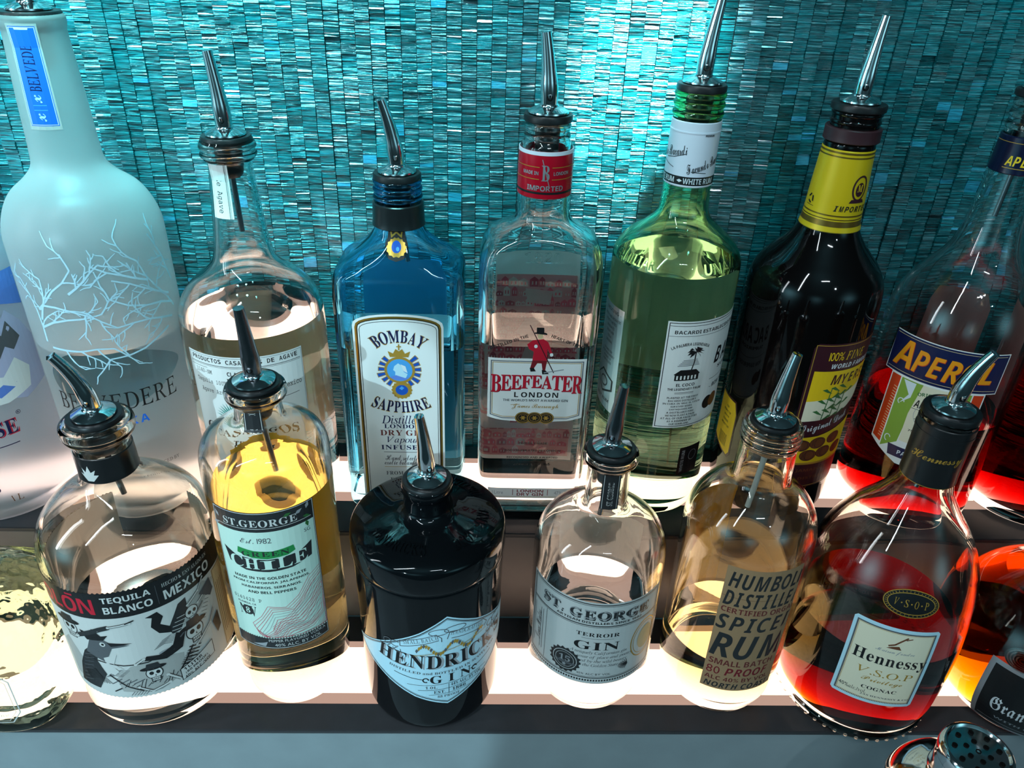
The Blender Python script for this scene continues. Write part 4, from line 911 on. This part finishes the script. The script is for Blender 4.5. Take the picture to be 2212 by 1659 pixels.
for x, y, a in ((22, 198, 30), (27, 194, -20), (30, 199, 70), (14, 199, 20), (29, 189.5, -80), (-31, 196, 120), (-32, 191, 200)):
    a = R_(a); q = [(x, y), (x+3*math.cos(a+.5), y+3*math.sin(a+.5)), (x+6*math.cos(a), y+6*math.sin(a)), (x+3*math.cos(a-.5), y+3*math.sin(a-.5))]
    c.poly(q, 'leaf' if x in (27, 29, 14) else 'pale_ink')
c.poly([(-31, 171.5), (-22, 166.5), (0, 164), (22, 166), (31, 171), (30, 158), (16, 154), (0, 153), (-16, 154), (-28, 159)], 'charcoal')
for i, ch in enumerate('CHILE'): c.text(ch, 'serifb', -22+i*11, 161.2-1.0*(2-abs(i-2)), 10, 10.5-1.2*(2-abs(i-2)), 'mint'); 
c.poly([(-20, 169.5), (-10, 166), (0, 164.8), (14, 166.2), (19, 168.6), (18, 173.4), (4, 171.4), (-8, 172.2), (-19, 174.6)], 'green'); c.text('GREEN', 'serifb', -1, 169.2, 32, 4.4, 'charcoal')
c.lines(['MADE IN THE GOLDEN STATE', 'FROM CALIFORNIA JALAPENOS,', 'HABANEROS, SERRANOS,', 'AND BELL PEPPERS'], 'sansb', -1, 147, 4.5, 2.5, 'ink', .84)
c.text('0140428 P', 'mono', -20, 125, 22, 3.4, 'grey_ink'); c.text('ALAMEDA, CA', 'sansb', -21, 120.5, 15, 2, 'grey_ink'); c.text('N V', 'serifb', -21, 113, 14, 10, 'charcoal'); c.disc(-21, 113.6, 4.6, 4.6, 'charcoal'); c.text('8', 'serifb', -21, 113.6, 3.4, 5.6, 'mint')
pk = [(34.4, 144), (24, 140), (17, 128), (8, 119), (-6, 119), (-12, 108), (-18, 101), (-14, 92), (-8, 88.6)]
for k in range(26):
    c.line([(min(34.4, x+k*1.15+1.2*math.sin(i*1.7+k*.8)), max(88.4, y-k*1.9+1.5*math.cos(i*1.3+k*.6))) for i, (x, y) in enumerate(pk)], .32, 'pink_ink' if k % 6 < 4 else 'pale_ink')
for k in range(9): c.line([(34.4-k*.4, 140-k*5), (24-k*.6, 130-k*4.6), (10-k*.4, 112-k*2.8), (-4, max(89, 100-k*1.6))], .26, 'pink_ink')
for i in range(36): c.disc(-34+i*1.95, 88, .8, .6, 'mint', 6)
c.text('PEPPER FLAVORED VODKA', 'sans', 12, 84.4, 42, 2.6, 'bone'); c.text('40% ALC. BY VOL', 'sans', 12, 80, 34, 3, 'bone'); c.poly([(-22, 79), (-12, 78), (-10, 83), (-14, 81.4)], 'pale_ink')
B.label(c, 'front_label', 6, label='mint green label with dark border and green and black lettering')
c = Canvas(); c.rect(-44, 84, 36, 206, 'amber_paper', .2)
B.label(c, 'back_label', 186, label='yellow inner side of the back label')
c = Canvas(); c.rect(-6, 250.5, 6, 268, 'charcoal', .2); c.frame(-5, 251.5, 5, 268, .4, 'bone'); c.text('ST.GEORGE', 'serifb', 0, 259.5, 15, 4.6, 'bone', 90)
B.label(c, 'neck_label', 2, .0003, Rref=.016, label='black paper neck strip')
B.pourer(.2782, (-.0015, -.003), .0540, .0100, .046, .006, plug=.018, smoke=True, face=0)

# ---- black gin bottle
B = Bottle('gin_bottle', 'round black gin bottle with a pale blue diamond label, on the lower shelf', 'bottle', -.0390, .426, 0,
    [(0, .0478), (.003, .0508), (.010, .0522), (.05, .0533), (.10, .0542), (.1400, .0549), (.1455, .0549), (.1475, .0544), (.1495, .0556), (.1560, .0562), (.1640, .0560), (.1690, .0548), (.1722, .0505), (.1752, .0410), (.1778, .0300), (.1800, .0215), (.1830, .0176), (.1880, .0168), (.1950, .0168), (.1970, .0178), (.2030, .0178), (.2045, .0165)],
    'black_glass', opaque=True, group=FRONT)
c = Canvas(); q = [(-83, 73), (-50, 93), (-20, 112), (0, 127), (24, 113), (52, 100), (84, 95), (84, 92), (56, 62), (28, 46), (0, 32), (-24, 42), (-52, 58)]
c.poly(q, 'ice', .2); c.line([(x*.965, 80+(y-80)*.955) for x, y in q], .9, 'charcoal', True); c.line([(x*.94, 80+(y-80)*.93) for x, y in q], .35, 'charcoal', True)
c.text("HENDRICK'S", 'serifb', 2, 80.6, 106, 15.5, 'pale_ink', arc=-300); c.text("HENDRICK'S", 'serifb', 0, 81.2, 105, 15, 'ink', arc=-300)
c.text('SMALL BATCH', 'serif', -19, 104, 26, 4, 'grey_ink', 14); c.text('HANDCRAFTED', 'serif', 16, 107, 27, 4, 'grey_ink', -10)
c.line([(-34, 96), (-34, 102), (-8, 110), (-4, 106), (-4, 102)], .6, 'grey_ink'); c.line([(0, 104), (2, 111), (30, 107), (34, 102), (31, 99)], .6, 'grey_ink'); c.line([(-34, 96), (-6, 104)], .6, 'grey_ink'); c.line([(3, 104), (30, 100)], .6, 'grey_ink')
for x in (-44, -38, 38, 44): c.ring(x, 97, 3.4, 3, .7, 'grey_ink', a0=30, a1=320); c.ring(x*.95, 91, 2.4, 2.2, .6, 'grey_ink', a0=90, a1=400)
c.ring(-6, 112, 7, 3, .6, 'grey_ink'); c.ring(6, 113, 8, 3, .6, 'grey_ink')
for i in range(30):
    x = -22+i*1.7; y = 91+5*math.sin(i*.5)+i*.12; c.poly([(x, y), (x+1.5, y+3), (x+.2, y+4.6), (x-.9, y+2.4)], 'gold_ink' if i % 3 else 'grey_ink')
c.line([(-24, 89), (0, 93), (32, 98)], .5, 'gold_ink')
c.text('DISTILLED and BOTTLED IN SCOTLAND', 'serifb', 0, 68.6, 88, 2.6, 'grey_ink', arc=-260); c.text('GIN', 'serifb', 3, 61.6, 34, 8.6, 'ink', space=1)
for s_ in (-1, 1): c.line([(s_*40, 66), (s_*26, 63), (s_*18, 62)], .6, 'ink'); c.ring(3+s_*19, 61.4, 2, 2.2, 1.0, 'ink', a0=0, a1=300)
c.line([(-30, 55.5), (34, 56)], .4, 'ink'); c.line([(1, 44), (1, 55)], .4, 'ink'); c.line([(-22, 49.8), (26, 50.4)], .4, 'ink'); c.line([(-14, 44.4), (18, 44.8)], .35, 'ink')
c.text('1.0L', 'serifb', -12, 52.8, 9, 3, 'grey_ink'); c.text('44% ALC. BY VOL.', 'serifb', 16, 53.4, 27, 3.4, 'ink'); c.text('EST.', 'serifb', -6, 47.2, 8.6, 3.2, 'ink'); c.text('1886', 'serifb', 9, 47.6, 11, 3.4, 'ink'); c.text('88 PROOF', 'serifb', 1, 41.8, 17, 2.8, 'grey_ink')
B.label(c, 'front_label', 17, label='pale blue diamond label with black lettering')
for t_, ph in (("HENDRICK'S", -30), ('DISTILLERY', 150), ('SCOTLAND', 62)):
    c = Canvas(); c.text(t_, 'serifb', 0, 22, 62, 9, 'black_glass')
    B.label(c, 'raised_word', surf=B.cone(ph, .1640, .0008), step=3, ystep=2, label='raised glass lettering', raised=.0009)
B.pourer(.2055, (-.0040, -.001), .0525, .0100, 0, flange=.0174, face=25)

# ---- clear gin bottle with grey label
B = Bottle('gin_bottle', 'round clear gin bottle with a pale grey label and black neck strip', 'bottle', .0883, .432, 0,
    [(0, .0370), (.003, .0400), (.009, .0428), (.016, .0462), (.028, .0488), (.05, .0494), (.0861, .0494), (.1350, .0492), (.1480, .0484), (.1580, .0455), (.1665, .0395), (.1722, .0315), (.1755, .0230), (.1780, .0178), (.1815, .0157), (.2000, .0152), (.2165, .0150), (.2185, .0162), (.2212, .0190), (.2250, .0197), (.2280, .0188), (.2292, .0166)],
    'clear_glass', 'clear_liquid', .0860, .0034, .015, group=FRONT)
c = Canvas(); c.rect(-57, 45.5, 57, 131, 'grey_paper', .2); c.frame(-55, 52, 55, 129, .9, 'charcoal'); c.frame(-53.6, 53.4, 53.6, 127.6, .4, 'charcoal'); c.line([(-53.6, 108), (53.6, 108)], .9, 'charcoal'); c.line([(-53.6, 106.6), (53.6, 106.6)], .4, 'charcoal'); c.line([(-38, 54), (-38, 106)], .4, 'grey_ink')
for i in range(52): c.disc(-54+i*2.1, 49.2, .75, 1.1, 'ink', 6)
c.text('ST. GEORGE', 'serifb', .5, 118.2, 86, 10, 'charcoal'); c.text('ST. GEORGE', 'serifb', 0, 118.8, 84, 8.6, 'pale_ink'); c.text('ST. GEORGE', 'serifb', 0, 118.8, 82.5, 6.4, 'charcoal'); c.text('ARTISAN DISTILLERS SINCE 1982', 'sansb', 4, 111, 66, 2.2, 'ink')
c.text('TERROIR', 'serifb', 4, 98.6, 32, 3.8, 'ink'); c.line([(-8, 94.6), (16, 94.6)], .3, 'grey_ink'); c.text('GIN', 'serifb', 4, 87, 34, 8.4, 'ink')
c.lines(['A uniquely Californian gin', 'with a sense of place and poetry,', 'inspired by the wild beauty', 'of the Golden State'], 'ital', 6, 79.4, 4.5, 4.0, 'grey_ink', .42)
c.star(-19, 66, 13.2, 11.4, 18, 'charcoal'); c.ring(-19, 66, 9.6, 9.6, .5, 'grey_paper'); c.ring(-19, 66, 7.4, 7.4, .3, 'grey_paper'); c.text('15', 'serifb', -19, 67.4, 9, 6, 'pale_ink'); c.line([(-28, 63), (-10, 63)], 2.2, 'grey_ink'); c.star(-19, 61, 2, 1, 5, 'pale_ink')
c.text('45% ALC BY VOL', 'sans', 4, 56.4, 26, 2.2, 'grey_ink')
c.text('Lance Winters', 'script', -47, 82, 30, 7, 'grey_ink', 90); c.lines([], 'sans', 0, 0, 0, 1, 'ink')
for x in (-41.6, -44, -51.8): c.line([(x, 60), (x, 102)], .5, 'grey_ink')
c.ring(44, 84, 13, 19, 1.0, 'gold_ink'); c.ring(44, 84, 11, 16, .5, 'gold_ink'); c.disc(45, 84, 8, 12, 'tan')
for k in range(12):
    a = R_(100+k*14); c.line([(30, 64), (30+8*math.cos(a), 64+5*math.sin(a))], .5, 'charcoal')
B.label(c, 'front_label', -8, label='pale grey label with engraved lettering and round seal')
c = Canvas(); c.rect(-40, 52, 36, 136, 'back_paper', .2); B.label(c, 'back_label', 172, label='plain inner side of the back label')
c = Canvas(); c.rect(-6.6, 187.5, 6.6, 217, 'charcoal', .2); c.line([(-5.2, 188), (-5.2, 217)], .35, 'bone'); c.line([(5.2, 188), (5.2, 217)], .35, 'bone'); c.text('ST. GEORGE', 'serifb', 0, 201, 20, 4.2, 'bone', 90); c.text('ST. GEORGE', 'serifb', 0, 201, 19, 2.6, 'charcoal', 90)
B.label(c, 'neck_label', 0, .0002, Rref=.0153, label='black paper neck strip with upright lettering')
B.pourer(.2300, (.0035, 0), .0500, .0098, .030, -.003, plug=.020, face=-18, smoke=True)

# ---- amber spiced rum bottle
B = Bottle('rum_bottle', 'round bottle of golden spiced rum with a kraft paper label, on the lower shelf', 'bottle', .1960, .430, 0,
    [(0, .0370), (.003, .0398), (.009, .0422), (.016, .0450), (.028, .0468), (.05, .0472), (.1650, .0474), (.1750, .0462), (.1850, .0430), (.1935, .0375), (.2000, .0310), (.2045, .0248), (.2075, .0215), (.2110, .0201), (.2250, .0196), (.2380, .0190), (.2395, .0197), (.2520, .0197), (.2548, .0190), (.2558, .0172)],
    'warm_glass', 'amber_liquid', .0640, .0034, .017, group=FRONT)
c = Canvas(); c.rect(-25, 38, 33, 163, 'kraft', .2)
for i in range(7): c.line([(-25, 50+i*17), (33, 49+i*17.2)], .3, 'brown')
def rows_(L):
    for t_, st, x0, y, w, h, m in L: c.text(t_, st, x0+w/2, y, w, h, m)
rows_([('HUMBOLDT', 'sansbi', -22, 151.5, 66, 14.5, 'charcoal'), ('DISTILLERY', 'sansbi', -23, 134, 66, 14.5, 'charcoal'), ('CERTIFIED ORGANIC', 'sansb', -23, 122.5, 66, 5.2, 'brick'), ('SPICED', 'sansbi', -24, 110, 60, 15, 'charcoal'), ('RUM', 'sansbi', -24, 86, 58, 25, 'charcoal'), ('SMALL BATCH', 'sansb', -22.5, 68, 50, 6, 'brick'), ('80 PROOF', 'sansbi', -23, 58.6, 48, 8.4, 'dark_red'), ('ALC 40% BY VOL', 'sansb', -23, 50, 50, 4.4, 'brick'), ('NORTH COAST', 'sansbi', -22.5, 42.6, 52, 5.8, 'charcoal')])
c.items = [(v, [q for q in f if max(v[k][0] for k in q) <= 33], m, l) for v, f, m, l in c.items]
B.label(c, 'front_label', -2, label='kraft paper label with heavy dark lettering')
c = Canvas(); c.rect(-25, 34, 27, 168, 'amber_paper', .2)
B.label(c, 'back_label', 206, label='yellow inner side of the back label')
B.threads(.2395, .2520, 3, .0006, 'warm_glass')
B.pourer(.2568, (.0045, .001), .0500, .0112, .050, -.005, flange=.0160, plug=.018, tube_mat='bone', face=-20)

# ---- cognac bottle
B = Bottle('cognac_bottle', 'cognac bottle of glowing red amber with a black capsule and cream label', 'bottle', .3085, .4215, 0,
    [(0, .0545), (.004, .0575), (.010, .0588), (.012, .0572), (.016, .0585), (.030, .0612), (.06, .0625), (.095, .0622), (.125, .0598), (.145, .0560), (.162, .0500), (.178, .0410), (.191, .0312), (.202, .0240), (.211, .0195), (.2200, .0178), (.2450, .0176), (.2660, .0178), (.2690, .0182), (.2715, .0168)],
    'warm_glass', 'cognac_liquid', .0965, .0040, .014, group=FRONT)
c = Canvas(); q = [(-27, 52), (27, 52), (29, 54), (29, 126), (27, 128), (-27, 128), (-29, 126), (-29, 54)]; c.poly(q, 'ice', .2); c.rect(-26.4, 55, 26.4, 125, 'cream'); c.frame(-26, 55.4, 26, 124.6, 1.1, 'grey_ink'); c.frame(-25, 56.4, 25, 123.6, .3, 'gold_ink')
for i in range(44): c.line([(-24.5+i*1.15, 54.9), (-24.5+i*1.15, 55.9)], .4, 'cream')
c.text('Hennessy', 'serifb', 2, 96.5, 50, 13, 'ink'); c.text('V.S.O.P', 'serif', 2, 84, 38, 6.4, 'gold_ink'); c.text('Privilege', 'script', 2, 75.6, 28, 6, 'gold_ink'); c.text('COGNAC', 'serifb', 2, 67.6, 24, 3.4, 'ink'); c.text('40%alc./vol.', 'serif', -15, 62.8, 19, 3.8, 'ink'); c.text('JAS HENNESSY & CO', 'serifb', 8, 59.8, 34, 1.8, 'grey_ink')
c.line([(-3, 112), (1, 114), (4, 117.5), (8, 121.5)], 1.3, 'brown'); c.poly([(-4, 110), (6, 110), (4, 113), (0, 112)], 'brown'); c.line([(7, 119.4), (11, 121)], .8, 'brown'); c.text('Maison fondee', 'script', 3, 106.6, 26, 4, 'pale_ink')
B.label(c, 'front_label', -18, step=3, ystep=4, label='cream label with pale blue border and dark lettering')
c = Canvas(); c.disc(0, 148.5, 18.5, 10.2, 'gold_ink'); c.disc(0, 148.5, 17.9, 9.6, 'black_paper'); c.ring(0, 148.5, 15.6, 7.6, .5, 'gold_ink'); c.text('V.S.O.P', 'serif', 0, 148.5, 23, 5.4, 'gold_ink', space=1)
for i in range(40):
    a = 2*math.pi*i/40; c.line([(16.1*math.cos(a), 148.5+8.1*math.sin(a)), (17.3*math.cos(a), 148.5+9.1*math.sin(a))], .35, 'gold_ink')
B.label(c, 'oval_label', -15, .0004, step=2, ystep=3, Rref=.056, label='black oval label with gold lettering')
g = Geo()
for i in range(46):
    a = 2*math.pi*i/46; p = Vector((.0578*math.sin(a), -.0578*math.cos(a), .0052))
    g.join(lathe([(-.0014, .0008), (-.0007, .0014), (.0007, .0014), (.0014, .0008)], 'warm_glass', 8).moved(lambda q, p=p: q+p))
link('base_beads', g, B.root, 60)
c = Canvas(); c.text('Hennessy', 'script', 0, 242, 33, 9, 'gold_ink', 4)
B.sleeve('capsule', .2200, .2655, .0006, 'black_cap', c, -30, bands=((.2201, .2240, 'gold_ink', -.0001), (.2570, .2590, 'black_cap', .0004)), label='black capsule with gold script')
B.pourer(.2730, (.0095, -.005), .0450, .0098, .020, -.006, flange=.0182, plug=.036)

# ---- orange liqueur bottle, cut by the frame
B = Bottle('liqueur_bottle', 'squat round bottle of glowing orange liqueur with a silver edged black label', 'bottle', .4470, .4190, 0,
    [(0, .0500), (.003, .0535), (.012, .0595), (.030, .0660), (.052, .0680), (.075, .0668), (.095, .0610), (.110, .0520), (.122, .0400), (.133, .0290), (.145, .0220), (.160, .0180), (.19, .0165), (.215, .0160), (.218, .0172), (.226, .0170)],
    'warm_glass', 'orange_liquid', .118, .0040, .012, group=FRONT)
c = Canvas(); c.rect(-46, 5, 46, 76, 'silver', .2); c.rect(-42, 9, 42, 72, 'black_paper'); c.text('Grand Marnier', 'frak', 3, 36, 74, 15, 'white_ink'); c.text('WITH COGNAC', 'sansb', -2, 20, 52, 3, 'silver'); c.rect(-40, 13, 40, 13.6, 'silver')
B.label(c, 'front_label', -22, step=3, ystep=4, Rref=.067, label='black label with silver border')
c = Canvas(); c.disc(0, 84, 12, 9, 'warm_glass')
for r in (2, 4, 6, 8, 10): c.ring(0, 84, r, r*.75, .9, 'warm_glass')
B.label(c, 'glass_seal', -46, .0004, step=2, ystep=2, Rref=.064)
B.pourer(.2275, (.005, 0), .05, .0094, .03)

# ---- shaker in front of the shelf
SX, SY, SZ = .3245, .2995, -.12
t = thing('cocktail_shaker', 'chrome cocktail shaker with a perforated strainer top, in front of the orange liqueur bottle', 'shaker', (SX, SY, SZ))
link('body', lathe([(0, .030), (.002, .033), (.06, .038), (.115, .0430), (.117, .0440), (.117, .0415), (.06, .0365), (.004, .031)], 'chrome', 64, (True, True)), t, 40)
g = lathe([(.1160, .0442), (.1240, .0448), (.1330, .0455), (.1460, .0450), (.1580, .0425), (.1690, .0370), (.1755, .0305), (.1785, .0262), (.1810, .0228), (.1980, .0224)], 'chrome', 64, (False, False), k=4)
link('shoulder', g, t, 60)
g = lathe([(.1985, .0226), (.2020, .0230), (.2055, .0226), (.2082, .0216), (.2092, .0204), (.2092, .0194), (.2080, .0186), (.2074, .0180), (.2076, .012), (.2080, .002)], 'chrome', 64, (False, True))
st = link('strainer_top', g, t, 40)
g = Geo()
pts = [(0, 0)]+[(.0072*math.cos(2*math.pi*i/6+.4), .0072*math.sin(2*math.pi*i/6+.4)) for i in range(6)]+[(.0140*math.cos(2*math.pi*i/9), .0140*math.sin(2*math.pi*i/9)) for i in range(9)]
for x, y in pts: g.join(lathe([(.2066, .0017), (.2084, .0017), (.2084, .0012), (.2079, .0011)], 'hole_black', 16).moved(lambda q, x=x, y=y: q+Vector((x, y, 0))))
link('strainer_hole', g, st, 0)['kind'] = 'stuff'
